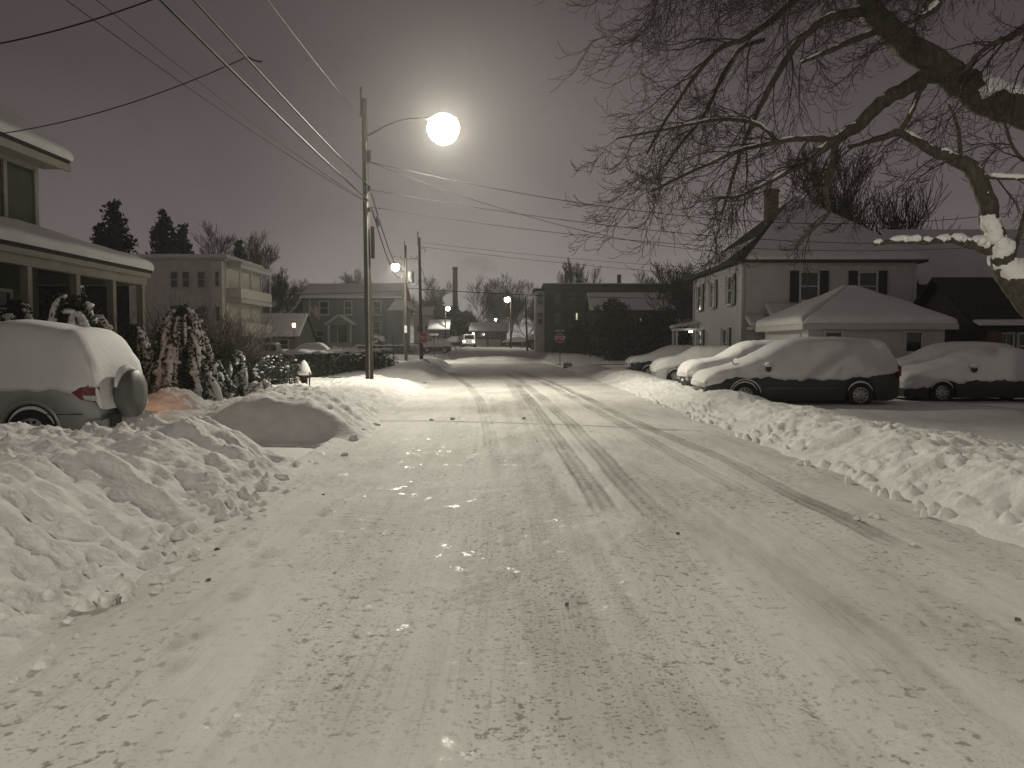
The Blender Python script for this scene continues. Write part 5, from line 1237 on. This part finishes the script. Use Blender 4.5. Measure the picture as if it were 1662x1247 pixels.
for px, d_, sc in ((425, 150, .8), (452, 170, 1.0), (486, 160, .75), (520, 175, .95), (545, 190, 1.0), (600, 180, .95), (630, 170, .8), (655, 200, 1.0), (683, 215, 1.0), (720, 205, .9), (778, 215, .8), (815, 210, 1.0), (860, 170, .9), (872, 195, 1.1), (1085, 160, 1.1), (1108, 140, 1.0), (1122, 165, 1.2)):
    c = copy_tree(rg.choice(src)); x_ = P(px, 500, d_).x; c.location = (x_, d_, gz(x_, d_) - .1); c.rotation_euler = (0, 0, rg.uniform(0, 6)); c.scale = (sc, sc, sc)
    tag(c, 'faint bare tree in the far skyline beyond the houses', 'tree', 'faint far skyline trees')
def conifer(label, x, y, h, w, seed, z=None):
    rg = random.Random(seed); z = gz(x, y) if z is None else z
    t_ = thing('conifer', label, 'tree', (x, y, z - .1)); m = MB()
    MB().tube([(0, 0, 0), (0, 0, h * .96)], [h * .018, .03], 7).build('trunk', BARK, t_)
    k = 0; zz = h * .12
    while zz < h * .985:
        f_ = 1 - zz / h; L_ = w * (f_ ** .8) * rg.uniform(.75, 1.15) + .12
        for j in range(max(5, int(15 * f_) + 5)):
            a = rg.uniform(0, 6.28); d = Vector((math.cos(a), math.sin(a), 0)); l_ = L_ * rg.uniform(.6, 1.1)
            n = max(4, int(l_ * 7))
            for i in range(n):
                q = (i + rg.random()) / n; p = d * l_ * q + Vector((0, 0, zz + .25 * q * l_ * (1 - 1.5 * q)))
                for _ in range(2):
                    pp = p + Vector((rg.gauss(0, .1), rg.gauss(0, .1), rg.gauss(0, .12))) * (1 + .15 * w)
                    m.leaf(pp, .30 * (.6 + .25 * w ** .5), rg)
        zz += h * .028 + .12
    m.build('crown', NEEDLE, t_); return t_
for px, py, w, s, lab in ((185, 333, 6.0, 1, 'tall dark conifer, leftmost of three behind the pale apartment house'), (265, 352, 5.4, 2, 'pointed dark conifer, middle of three behind the pale apartment house'), (297, 372, 4.2, 3, 'shorter dark conifer, rightmost of three behind the pale apartment house')):
    q = P(px, py, 92); conifer(lab, q.x, 92, q.z, w, s)
for px, py, w, s in ((160, 376, 3.6, 6), (388, 405, 2.6, 7)):
    q = P(px, py, 96); conifer('dark conifer with its top just left of the tall one' if s == 6 else 'narrow dark conifer at the right end of the apartment house roof', q.x, 96, q.z, w, s)
def leafy(name, label, cat, blobs, n, sz, mt, seed, stems=True, snow=0, base=None, sthk=.5, flat=0.):
    """blobs: (x, y, z, rx, ry, rz) in world coordinates"""
    rg = random.Random(seed)
    bx = base or (blobs[0][0], blobs[0][1], gz(blobs[0][0], blobs[0][1]))
    t_ = thing(name, label, cat, bx); m = MB(); B = Vector(bx)
    for (x, y, z, rx, ry, rz) in blobs:
        for _ in range(n):
            d = Vector((rg.gauss(0, 1), rg.gauss(0, 1), rg.gauss(0, 1))).normalized(); k = rg.uniform(.35, 1) ** .5 * rg.uniform(.85, 1.12)
            m.leaf(Vector((x + d.x * rx * k, y + d.y * ry * k, z + d.z * rz * k)) - B, sz, rg, flat)
    m.build('foliage', mt, t_)
    if stems:
        m = MB()
        for (x, y, z, rx, ry, rz) in blobs[:10]:
            m.tube([Vector((rg.uniform(-.1, .1), rg.uniform(-.1, .1), -.05)), Vector((x, y, z)) - B], [.04, .012], 5)
        m.build('stem', BARK, t_)
    if snow:
        m = MB()
        for (x, y, z, rx, ry, rz) in blobs:
            for _ in range(snow):
                a = rg.uniform(0, 6.28); e = rg.uniform(.15, 1.0); 
                d = Vector((math.cos(a) * math.sqrt(1 - e * e), math.sin(a) * math.sqrt(1 - e * e), e))
                s_ = rg.uniform(.5, 1.2) * sthk * min(rx, rz)
                m.blob(Vector((x + d.x * rx * .98, y + d.y * ry * .98, z + d.z * rz * .98)) - B, (s_, s_ * .9, s_ * .5), rg, .28, 8, 6)
        m.build('snow', SNOW, t_, True)
    return t_
rg = random.Random(77)
# hedges
def hedge(label, a, b_, w, h, z, seed, n=90, snow=True):
    a = Vector(a); b_ = Vector(b_); L_ = (b_ - a).length; k = max(2, int(L_ / (w * .45)))
    bl_ = []
    rg = random.Random(seed)
    for i in range(k):
        q = (i + .5) / k; p = a.lerp(b_, q); hh = h * rg.uniform(.9, 1.08)
        bl_.append((p.x, p.y, z + hh * .52, w * .5, w * .5, hh * .5)); bl_.append((p.x, p.y, z + hh * .3, w * .52, w * .55, hh * .32))
    t_ = leafy('hedge', label, 'hedge', bl_, n, .085 if L_ < 20 else .16, HEDGE, seed, base=(a.x, a.y, z))
    if snow:
        m = MB()
        for i in range(k * 2):
            q = (i + .5) / (2 * k); p = a.lerp(b_, q) - a
            m.blob((p.x + rg.uniform(-.2, .2) * w, p.y + rg.uniform(-.2, .2) * w, h * rg.uniform(.94, 1.06)), (w * rg.uniform(.12, .3), w * rg.uniform(.2, .3), .07), rg, .2, 8, 5)
        m.build('snow', SNOW, t_, True)
    return t_
hedge('long dark clipped hedge behind the nearest utility pole', (-9.0, 36.5, 0), (-7.5, 50, 0), 1.5, 1.15, .2, 1, 130)
hedge('low dark hedge in front of the blue-grey house beyond the cross street', (P(580, 570, 90).x, 90, 0), (P(672, 570, 90).x, 90, 0), 1.2, .95, .75, 2, 60)
hedge('dark hedge behind the right stop sign at the far corner', (P(905, 570, 91).x, 91, 0), (P(962, 570, 91).x, 91, 0), 2.4, 2.9, .1, 3, 120, False)
hedge('brownish hedge behind the parked car with tall snow', (P(672, 545, 108).x, 108, 0), (P(702, 545, 108).x, 108, 0), 2.0, 2.6, .6, 4, 90, False)
# dark evergreens right
def clump(x, y, z, R, Hh, n, rg, f=.42):
    r_ = []
    for _ in range(n):
        a = rg.uniform(0, 6.28); q = rg.random() ** .5; zz = rg.uniform(.12, .95); k = math.sin(math.pi * min(.97, .25 + .72 * zz)) 
        s_ = R * f * rg.uniform(.7, 1.2); r_.append((x + math.cos(a) * R * q * k, y + math.sin(a) * R * q * k, z + Hh * zz * .92, s_, s_, s_ * .9))
    return r_
rg = random.Random(5)
leafy('evergreen_tree', 'broad dark evergreen in front of the pale snowy roof beyond the intersection', 'tree', clump(P(995, 540, 86).x, 86, 0, 2.9, P(995, 484, 86).z, 26, rg), 150, .24, NEEDLE, 11, base=(P(995, 540, 86).x, 86, 0))
leafy('evergreen_tree', 'dark bushy evergreen at the right end of the apartment block', 'tree', clump(P(1070, 540, 84).x, 84, 0, 2.6, P(1070, 500, 84).z, 22, rg), 140, .24, NEEDLE, 12, base=(P(1070, 540, 84).x, 84, 0))
leafy('evergreen_tree', 'dark bushy shrub between the hedge and the broad evergreen', 'tree', clump(P(940, 550, 93).x, 93, .3, 2.0, P(940, 520, 93).z - .3, 18, rg), 130, .22, NEEDLE, 13, base=(P(940, 550, 93).x, 93, .2))
leafy('evergreen_tree', 'big round dark tree behind the stop sign pole in the distance', 'tree', clump(P(710, 510, 185).x, 185, 2, 5.5, P(710, 483, 185).z - 2, 26, rg), 130, .5, NEEDLE, 14, base=(P(710, 510, 185).x, 185, 1.7))
leafy('evergreen_tree', 'dark mass of trees at the foot of the smokestack', 'tree', clump(P(755, 525, 170).x, 170, 1.8, 4.0, P(755, 510, 170).z - 1.8, 20, rg), 120, .45, NEEDLE, 15, base=(P(755, 525, 170).x, 170, 1.6))
rg = random.Random(15)
leafy('evergreen_tree', 'dark evergreen seen between the posts of the left porch', 'tree', clump(-17.5, 31, .2, 2.6, 5.2, 24, rg), 140, .22, NEEDLE, 16, base=(-17.5, 31, .2))
# snowy shrub behind the silver car
def drooper(name, label, cat, x, y, z, R, Hh, seed, nspr=120, mt=EVER, snowf=.85, lean=(0, 0), leafn=14, leaf=.055, sthk=.055, sun=(-2.4, .9), back=.25):
    """evergreen whose sprays bend down under strips of snow: > trunk, foliage, snow"""
    rg = random.Random(seed); t_ = thing(name, label, cat, (x, y, z)); fo_, sn_ = MB(), MB()
    MB().tube([(0, 0, -.05), (lean[0] * .5, lean[1] * .5, Hh * .5), (lean[0], lean[1], Hh * .9)], [.07, .05, .015], 7).build('trunk', BARK, t_)
    for i in range(nspr):
        q = rg.random() ** .8; zz = Hh * (.15 + .83 * q); a = rg.uniform(0, 6.28)
        L_ = R * (1.15 - .7 * q) * rg.uniform(.7, 1.15); d = Vector((math.cos(a), math.sin(a), 0))
        p = Vector((lean[0] * q, lean[1] * q, zz)); n = 8; pts = []
        for k in range(n + 1):
            u = k / n; pts.append(p + d * L_ * (1 - (1 - u) ** 1.5) + Vector((0, 0, .25 * L_ * u - (.55 + .5 * L_) * u ** 2 * 1.25 * min(1, Hh))))
        pts = [Vector((v.x, v.y, max(v.z, .03))) for v in pts]
        for k in range(n):
            for _ in range(leafn):
                c = pts[k].lerp(pts[k + 1], rg.random()) + Vector((rg.gauss(0, .06), rg.gauss(0, .06), rg.gauss(-.04, .05)))
                fo_.leaf(c, leaf, rg)
        aa = (a + math.pi) % (2 * math.pi) - math.pi
        if rg.random() < (snowf if sun[0] < aa < sun[1] else snowf * back):
            s0 = rg.choice((2, 3, 3, 4)); w = sthk * rg.uniform(.7, 1.7); side = Vector((-d.y, d.x, 0))
            seg = pts[s0:]; 
            sn_.tube([v + Vector((0, 0, w * .5)) + side * rg.gauss(0, .01) for v in seg], [w * (.5 if k in (0, len(seg) - 1) else rg.uniform(.85, 1.4)) for k in range(len(seg))], 7)
            for v in seg[::2]: sn_.blob(v + Vector((rg.gauss(0, .03), rg.gauss(0, .03), w * .5)), (w * rg.uniform(1.1, 2), w * rg.uniform(1.1, 2), w * rg.uniform(.8, 1.1)), rg, .25, 7, 5)
    fo_.build('foliage', mt, t_); sn_.build('snow', SNOW, t_, True); return t_
drooper('snowy_shrub', 'tall evergreen shrub loaded with snow clumps behind the silver car', 'shrub', -8.35, 15.6, .25, 1.05, 2.35, 31, 120, leafn=14, sthk=.045, snowf=.5)
drooper('snowy_shrub', 'small snow-bent shrub leaning out beside the spare wheel of the silver car', 'shrub', -7.95, 15.75, .25, .6, 1.85, 33, 60, leafn=14, sthk=.042, snowf=.6)
drooper('drooping_evergreen', 'evergreen bent down under long tongues of snow, left of the hydrant', 'shrub', -7.75, 19.2, .22, 1.0, 2.3, 35, 150, leafn=16, sthk=.045, lean=(.1, 0), snowf=.6, sun=(-2.2, 1.2), back=.4)
drooper('snowy_shrub', 'low dark evergreen with round snow clumps right of the drooping evergreen', 'shrub', P(398, 620, 22.5).x, 22.5, .22, .75, .95, 37, 70, leafn=16, sthk=.045, snowf=.5)
drooper('snowy_shrub', 'small mound of shrub with snow, lowest of the shrubs at left', 'shrub', P(425, 625, 21.5).x, 21.5, .22, .4, .5, 38, 30, leafn=8, sthk=.05)
drooper('snowy_shrub', 'dark low juniper with little snow between the drooping evergreen and the snow bank', 'shrub', P(355, 620, 21).x, 21, .22, .7, .75, 39, 60, snowf=.35, leafn=9, sthk=.04)
leafy('round_bush', 'large round dark bush at the left end of the clipped hedge', 'bush', [(P(452, 600, 28).x, 28, .72, .8, .8, .6), (P(465, 600, 28.4).x, 28.4, .62, .6, .7, .5), (P(437, 600, 27.8).x, 27.8, .65, .55, .6, .5)], 900, .045, HEDGE, 41, snow=14, sthk=.10)
leafy('snowy_shrub', 'pale snow-covered bush standing against the blue-grey house wall', 'bush', [(P(613, 552, 94).x, 94, 1.7, .7, .6, 1.0)], 160, .14, HEDGE, 42, snow=14, sthk=.55, base=(P(613, 552, 94).x, 94, .5))
leafy('snowy_shrub', 'low snow-capped bushes before the door of the blue-grey house', 'bush', [(P(px, 566, 93).x, 93, .9, .8, .6, .6) for px in (545, 560, 575)], 120, .12, HEDGE, 43, snow=9, sthk=.6)
for k_, (px, d_, R_, H_, sf, lab) in enumerate([(25, 17.2, .9, 2.4, .45, 'dark evergreen shrub with snow before the left porch, at the picture edge'), (150, 18.0, .8, 2.1, .4, 'dark evergreen shrub with some snow behind the tail of the silver car'), (215, 20.2, .9, 1.9, .3, 'dark evergreen shrub just left of the drooping evergreen'), (330, 22.4, .9, 1.7, .3, 'dark evergreen shrub right behind the drooping evergreen'), (372, 24.5, .9, 1.5, .4, 'snow-flecked evergreen shrub before the leafless thicket')]):
    q = P(px, 600, d_); drooper('snowy_shrub', lab, 'shrub', q.x, d_, .22, R_, H_, 80 + k_, 90, leafn=13, sthk=.045, snowf=sf, sun=(-4, 4))
# bare thickets
def thicket(label, x, y, z, R, Hh, n, seed, mt=DRYL):
    rg = random.Random(seed); t_ = thing('bare_shrub', label, 'shrub', (x, y, z)); m = MB()
    for i in range(n):
        a = rg.uniform(0, 6.28); p = Vector((rg.uniform(-.3, .3) * R, rg.uniform(-.3, .3) * R, -.05)); d = Vector((math.cos(a) * .35, math.sin(a) * .35, 1)); L_ = Hh * rg.uniform(.6, 1.05); pts = [p]
        for k in range(6):
            d = (d + Vector((rg.gauss(0, .18), rg.gauss(0, .18), -.03 * k))).normalized(); pts.append(pts[-1] + d * L_ / 6)
        m.tube(pts, [.014 - .0016 * k for k in range(7)], 3, False)
        for k in range(2, 7):
            for _ in range(2):
                e = (d * .4 + Vector((rg.gauss(0, .6), rg.gauss(0, .6), rg.uniform(0, .6)))).normalized(); q = pts[k]
                m.tube([q, q + e * L_ * .12, q + (e + Vector((0, 0, .3))) * L_ * .22], [.006, .005, .003], 3, False)
    m.build('branches', mt, t_); return t_
for i, (px, d_, R, Hh, n, lab) in enumerate([(225, 21.5, .9, 2.1, 70, 'brown leafless shrub behind the spare wheel of the silver car'), (345, 24, 1.2, 2.3, 90, 'brown leafless thicket behind the drooping evergreen'), (385, 28, 1.3, 2.4, 90, 'tall leafless thicket left of the round bush'), (300, 26, 1.2, 2.6, 80, 'leafless thicket at the end of the left porch'), (270, 17.6, .6, .7, 40, 'low dry brush on the snow beside the silver car'),
                                             (1168, 38.5, .8, 1.25, 40, 'small leafless shrub behind the pale hatchback'), (1130, 44, .8, 1.5, 50, 'leafless shrub at the corner of the white house')]):
    q = P(px, 600, d_); thicket(lab, q.x, d_, gz(q.x, d_), R, Hh, n, 60 + i)

# ------------------------------------------------------------------ the big maple at right
rg = random.Random(2024)
mp_ = thing('maple_tree', 'large bare tree leaning over the road from the right with snow along its limbs', 'tree', (7.6, 9.2, 0))
B0 = mp_.location.copy()
TR, CRN, SNW = MB(), MB(), MB()
def smooth_path(pts, n=5):
    out = []
    for i in range(len(pts) - 1):
        p0 = pts[max(i - 1, 0)]; p1_ = pts[i]; p2_ = pts[i + 1]; p3_ = pts[min(i + 2, len(pts) - 1)]
        for k in range(n):
            t_ = k / n; out.append(.5 * ((2 * p1_) + (p2_ - p0) * t_ + (2 * p0 - 5 * p1_ + 4 * p2_ - p3_) * t_ * t_ + (3 * p1_ - p0 - 3 * p2_ + p3_) * t_ ** 3))
    out.append(pts[-1].copy()); return out
LIMBS = []
def limb(spec, sides=10, wob=.012):
    """spec: (px, py, depth, thickness px)"""
    pts = [P(a, b_, d_) - B0 for a, b_, d_, w in spec]; rad = [w * .5 * d_ / F for a, b_, d_, w in spec]
    sp2 = smooth_path(pts); rr = np.interp(np.linspace(0, len(rad) - 1, len(sp2)), range(len(rad)), rad)
    sp2 = [p + Vector((rg.gauss(0, wob), rg.gauss(0, wob), rg.gauss(0, wob))) * min(1, r * 10) for p, r in zip(sp2, rr)]
    TR.tube(sp2, list(rr), sides); LIMBS.append((sp2, list(rr))); return sp2, rr
def snow_on(path, rr, a=0, b_=1, amt=1.0, gap=.35, off=Vector((-.15, -.45, 1))):
    n = len(path); run = []
    def flush():
        if len(run) > 2:
            pts = []; rad = []
            for k, (p, r) in enumerate(run):
                e = min(k, len(run) - 1 - k); f_ = min(1, .3 + .3 * e) * rg.uniform(.88, 1.1)
                pts.append(p + off.normalized() * (r * .62 + .008)); rad.append((r * .58 + .012) * f_ * amt)
            SNW.tube(pts, rad, 8)
            for c_, r_ in list(zip(pts, rad))[1:-1]:
                if rg.random() < .75: SNW.blob(c_ + Vector((rg.gauss(0, .3), rg.gauss(0, .3), rg.gauss(.0, .2))) * r_ * .8, (r_ * rg.uniform(.85, 1.15), r_ * rg.uniform(.85, 1.15), r_ * rg.uniform(.75, 1.0)), rg, .22, 8, 6)
        run.clear()
    for i in range(int(a * (n - 1)), int(b_ * (n - 1)) + 1):
        j = min(i + 1, n - 1)
        for q in (0, .33, .66):
            if rg.random() < gap * .25: flush()
            else: run.append((path[i].lerp(path[j], q), rr[i]))
    flush()
# trunk and limbs
tp = [Vector((0, 0, -.2)), Vector((-.05, 0, 1)), Vector((-.1, .05, 2.0)), Vector((-.05, .1, 3.0)), Vector((.1, .15, 4.2)), Vector((.2, .3, 6)), Vector((.15, .5, 8)), Vector((.0, .6, 10))]
sp2 = smooth_path(tp); TR.tube(sp2, list(np.interp(np.linspace(0, 1, len(sp2)), [0, .1, .4, .7, 1], [.55, .42, .36, .24, .12])), 14); LIMBS.append((sp2[20:], [.2] * 15))
L1 = limb([(1860, 245, 9.3, 75), (1760, 215, 9.2, 64), (1662, 180, 9.1, 56), (1600, 160, 9.1, 52), (1530, 112, 9.2, 46), (1480, 80, 9.3, 42), (1440, 48, 9.5, 40), (1405, 0, 9.7, 36), (1375, -70, 10, 30), (1310, -150, 10.3, 24), (1200, -230, 10.6, 16), (1080, -280, 11, 10)], 12)
b2 = limb([(1520, 115, 9.2, 26), (1470, 143, 9.1, 24), (1430, 168, 9.0, 22), (1390, 205, 9.0, 20), (1355, 228, 8.9, 16), (1310, 262, 8.9, 9), (1255, 292, 8.8, 7), (1200, 318, 8.7, 5), (1160, 322, 8.6, 4)])
b2b = limb([(1350, 228, 8.9, 12), (1300, 225, 9.2, 9), (1252, 233, 9.4, 8), (1200, 245, 9.6, 7), (1130, 275, 9.8, 5), (1060, 310, 10, 4)], 7)
b2c = limb([(1356, 232, 8.9, 13), (1350, 270, 8.8, 11), (1340, 310, 8.7, 9), (1345, 345, 8.6, 7), (1320, 372, 8.5, 6), (1290, 400, 8.5, 4)], 7)
b1 = limb([(1398, 22, 9.7, 16), (1350, 28, 9.8, 15), (1310, 55, 9.9, 13), (1280, 90, 10, 12), (1233, 175, 10, 9), (1201, 250, 10, 7), (1183, 310, 10, 5), (1170, 350, 10, 4)], 7)
b3 = limb([(1420, 52, 9.6, 12), (1370, 72, 9.4, 9), (1335, 88, 9.3, 8), (1300, 102, 9.2, 5)], 7)
b4 = limb([(1385, -40, 9.9, 18), (1320, -30, 10.3, 14), (1280, 10, 10.6, 12), (1215, 60, 10.8, 9), (1160, 85, 11, 8), (1090, 180, 11.2, 5), (1050, 250, 11.3, 4)], 7)
b5 = limb([(1240, 65, 10.8, 8), (1200, 80, 10.6, 8), (1170, 130, 10.5, 7), (1140, 190, 10.5, 6), (1100, 240, 10.4, 5), (1080, 270, 10.4, 3)], 6)
b6 = limb([(1262, 230, 9.4, 8), (1225, 200, 9.7, 7), (1160, 195, 10, 6), (1080, 210, 10.2, 5), (1000, 225, 10.4, 3)], 6)
L2 = limb([(1880, 660, 8.9, 80), (1760, 560, 8.7, 66), (1662, 475, 8.5, 52), (1630, 425, 8.45, 40), (1612, 375, 8.4, 32), (1600, 320, 8.4, 28), (1580, 278, 8.4, 26), (1545, 256, 8.5, 20), (1510, 243, 8.6, 16), (1462, 216, 8.7, 13), (1430, 225, 8.8, 8), (1375, 240, 8.9, 5)])
L3 = limb([(1628, 412, 8.45, 22), (1590, 400, 8.4, 18), (1560, 393, 8.35, 15), (1540, 390, 8.3, 10), (1500, 393, 8.2, 9), (1460, 391, 8.1, 9), (1418, 397, 8.0, 6)], 8)
L4 = limb([(1582, 285, 8.4, 9), (1620, 289, 8.3, 7), (1680, 291, 8.2, 6), (1760, 300, 8.1, 5)], 6)
L5 = limb([(1460, 216, 8.7, 9), (1478, 185, 8.7, 9), (1492, 150, 8.8, 9), (1500, 140, 8.9, 9)], 6)
L6 = limb([(1558, 258, 8.5, 8), (1556, 210, 8.4, 6), (1540, 170, 8.3, 4)], 6)
L7 = limb([(1860, 100, 9.3, 40), (1760, 60, 9.0, 24), (1680, 40, 8.8, 14), (1640, 60, 8.7, 11), (1600, 78, 8.6, 8), (1560, 120, 8.5, 5)], 7)
L8 = limb([(1500, -60, 8.8, 20), (1510, -10, 8.7, 17), (1520, 10, 8.7, 15), (1490, 30, 8.6, 9), (1476, 38, 8.6, 4)], 7)
L9 = limb([(1640, 430, 8.5, 8), (1660, 360, 8.4, 8), (1680, 280, 8.5, 7), (1650, 250, 8.6, 6), (1630, 200, 8.7, 5)], 6)
# upper crown limbs, mostly above the picture
UP = []
for k, (tx, ty, tz) in enumerate([(2.0, 11.5, 6.7), (1.5, 9.6, 6.0), (2.5, 13.5, 7.4), (2.6, 10.4, 6.6), (2.6, 12.2, 7.6), (4.2, 12.0, 7.9), (4.6, 10.5, 7.4), (3.4, 14.5, 7.8), (6.0, 12.5, 8.0), (1.9, 12.6, 7.4), (3.4, 11.4, 7.2), (5.4, 14, 8.6)]):
    a = Vector((.15, .4, 5.5 + .35 * k)); e = Vector((tx, ty, tz)) - B0; a.z = min(a.z, 5.6 + .1 * k); mid = a.lerp(e, .5) + Vector((0, 0, .8))
    pth = smooth_path([a, a.lerp(mid, .55) + Vector((0, 0, .25)), mid, mid.lerp(e, .55) + Vector((0, 0, .1)), e]); rr = list(np.interp(np.linspace(0, 1, len(pth)), [0, 1], [.11, .018]))
    TR.tube(pth, rr, 7); UP.append((pth, rr)); LIMBS.append((pth, rr))
def droop(p, d, L_, r, lv, g=.10):
    n = 9 if lv < 2 else 7; pts = [p.copy()]; rad = [r]; d = d.normalized(); step = L_ / n
    for i in range(n):
        t_ = (i + 1) / n
        gz_ = -g * (1.3 - .4 * lv) if t_ < .62 else (.30 if lv > 0 else .16)
        d = (d + Vector((rg.gauss(0, .11), rg.gauss(0, .11), rg.gauss(0, .06) + gz_))).normalized()
        pts.append(pts[-1] + d * step); rad.append(max(.0028, r * (1 - .78 * t_)))
    CRN.tube(pts, rad, 5 if lv == 0 else 3, cap=False)
    if lv >= 2: return
    k = int((10 if lv == 0 else 6) * rg.uniform(.7, 1.25))
    for i in range(k):
        q = .12 + .86 * (i + rg.random()) / k; j = min(int(q * n), n - 1); pp = pts[j].lerp(pts[j + 1], q * n - j); dd = (pts[j + 1] - pts[j]).normalized()
        side = Matrix.Rotation(rg.uniform(0, 6.28), 3, dd) @ dd.orthogonal().normalized()
        nd_ = dd * .8 + side * .62 + Vector((-.10, 0, -.05))
        droop(pp, nd_, L_ * rg.uniform(.35, .62) * (1 - .3 * q), max(.0032, rad[j] * .55), lv + 1, g)
def spawn(path, rr, k, Lr, a=.2, b_=1.0, bias=Vector((-.75, 0, -.25)), g=.11):
    n = len(path) - 1
    for i in range(k):
        q = a + (b_ - a) * (i + rg.random()) / k; j = min(int(q * n), n - 1); p = path[j].lerp(path[j + 1], q * n - j); dd = (path[j + 1] - path[j]).normalized()
        side = Matrix.Rotation(rg.uniform(0, 6.28), 3, dd) @ dd.orthogonal().normalized()
        d = dd * .5 + side * .75 + bias
        droop(p, d, rg.uniform(*Lr), min(rr[j] * .5, .013) * rg.uniform(.6, 1), 0, g)
for pth, rr in UP: spawn(pth, rr, 16, (.9, 1.8), .25, bias=Vector((-.05, 0, -.35)))
spawn(*b1, 12, (.7, 1.5), .15, bias=Vector((-.4, 0, -.4))); spawn(*b2, 9, (.45, .95), .35, bias=Vector((-.4, 0, -.2))); spawn(*b2b, 9, (.5, 1.1), .1, bias=Vector((-.4, 0, -.2))); spawn(*b2c, 4, (.3, .6), .2, bias=Vector((-.2, 0, .1))); spawn(*b4, 12, (.9, 1.7), .1, bias=Vector((-.4, 0, -.3))); spawn(*b5, 8, (.7, 1.5), .1); spawn(*b6, 9, (.5, 1.1), .1, bias=Vector((-.3, 0, -.35)))
spawn(*L1, 9, (.8, 1.5), .5, .85, bias=Vector((-.3, 0, -.3))); spawn(*L2, 6, (.5, 1.1), .6, 1); spawn(*L7, 8, (.7, 1.4), .2); spawn(*L9, 5, (.5, 1.0), .1, bias=Vector((0, 0, .2))); spawn(*L4, 4, (.4, .8), .1, bias=Vector((0, 0, .3))); spawn(*L8, 4, (.5, .9), .1)
# snow lying on the limbs
snow_on(*L1, 0, .30, 1.0, .15); snow_on(*L1, .30, .48, .5, .9)
snow_on(*L2, 0, .40, 1.12, .12, Vector((-.55, -.55, .8))); snow_on(*L2, .38, .62, .6, .6, Vector((-.1, -.3, 1))); snow_on(*L2, .62, .85, .55, .8)
snow_on(*L3, 0, 1, 1.15, .30); snow_on(*L4, .1, 1, 1.0, .25); snow_on(*b2, 0, .4, .4, .8); snow_on(*b2, .4, .9, .45, .6); snow_on(*b1, .1, .6, .38, .6); snow_on(*b2b, .1, .8, .4, .6); snow_on(*b5, .1, .7, .4, .6); snow_on(*b6, .1, .7, .4, .6); snow_on(*b3, 0, 1, .34, .8); snow_on(*L6, 0, .7, .4, .6); snow_on(*L5, 0, .5, .35, .8); snow_on(*b4, .3, .7, .3, .8); snow_on(*L8, .2, .7, .8, .2); snow_on(*L7, 0, .4, .7, .5)
trunk = TR.build('trunk', BARK, mp_, True); CRN.build('crown', TWIG, mp_); SNW.build('snow', SNOW, mp_, True)

# ------------------------------------------------------------------ chimney smoke, haze
def vol_mat(name, dens, col, aniso, noise=False):
    m = bpy.data.materials.new(name); m.use_nodes = True; t = m.node_tree; t.nodes.clear()
    o = nd(t, 'ShaderNodeOutputMaterial'); v = nd(t, 'ShaderNodeVolumePrincipled')
    v.inputs['Color'].default_value = (*col, 1); v.inputs['Density'].default_value = dens; v.inputs['Anisotropy'].default_value = aniso
    lk(t, v.outputs[0], o.inputs['Volume']); return m
SMOKE = vol_mat('smoke_volume', .05, (.45, .43, .42), 0)
rg = random.Random(6); m = MB()
for px, py, r_ in ((745, 433, 1.0), (752, 431, 1.4), (760, 428, 1.9), (768, 425, 2.3), (777, 424, 2.2), (784, 428, 2.4), (792, 433, 2.2), (800, 437, 1.5)):
    m.blob(P(px, py, 231), (r_ * 1.3, r_, r_ * .75), rg, .3, 10, 8)
struct(m.build('smoke', SMOKE, None, True), 'stuff')
HAZE = vol_mat('haze_air', .00075, (.95, .94, .9), .7)
hz = MB().bb(-160, 160, -40, 270, -3.0, 30).build('haze', HAZE); struct(hz, 'stuff')
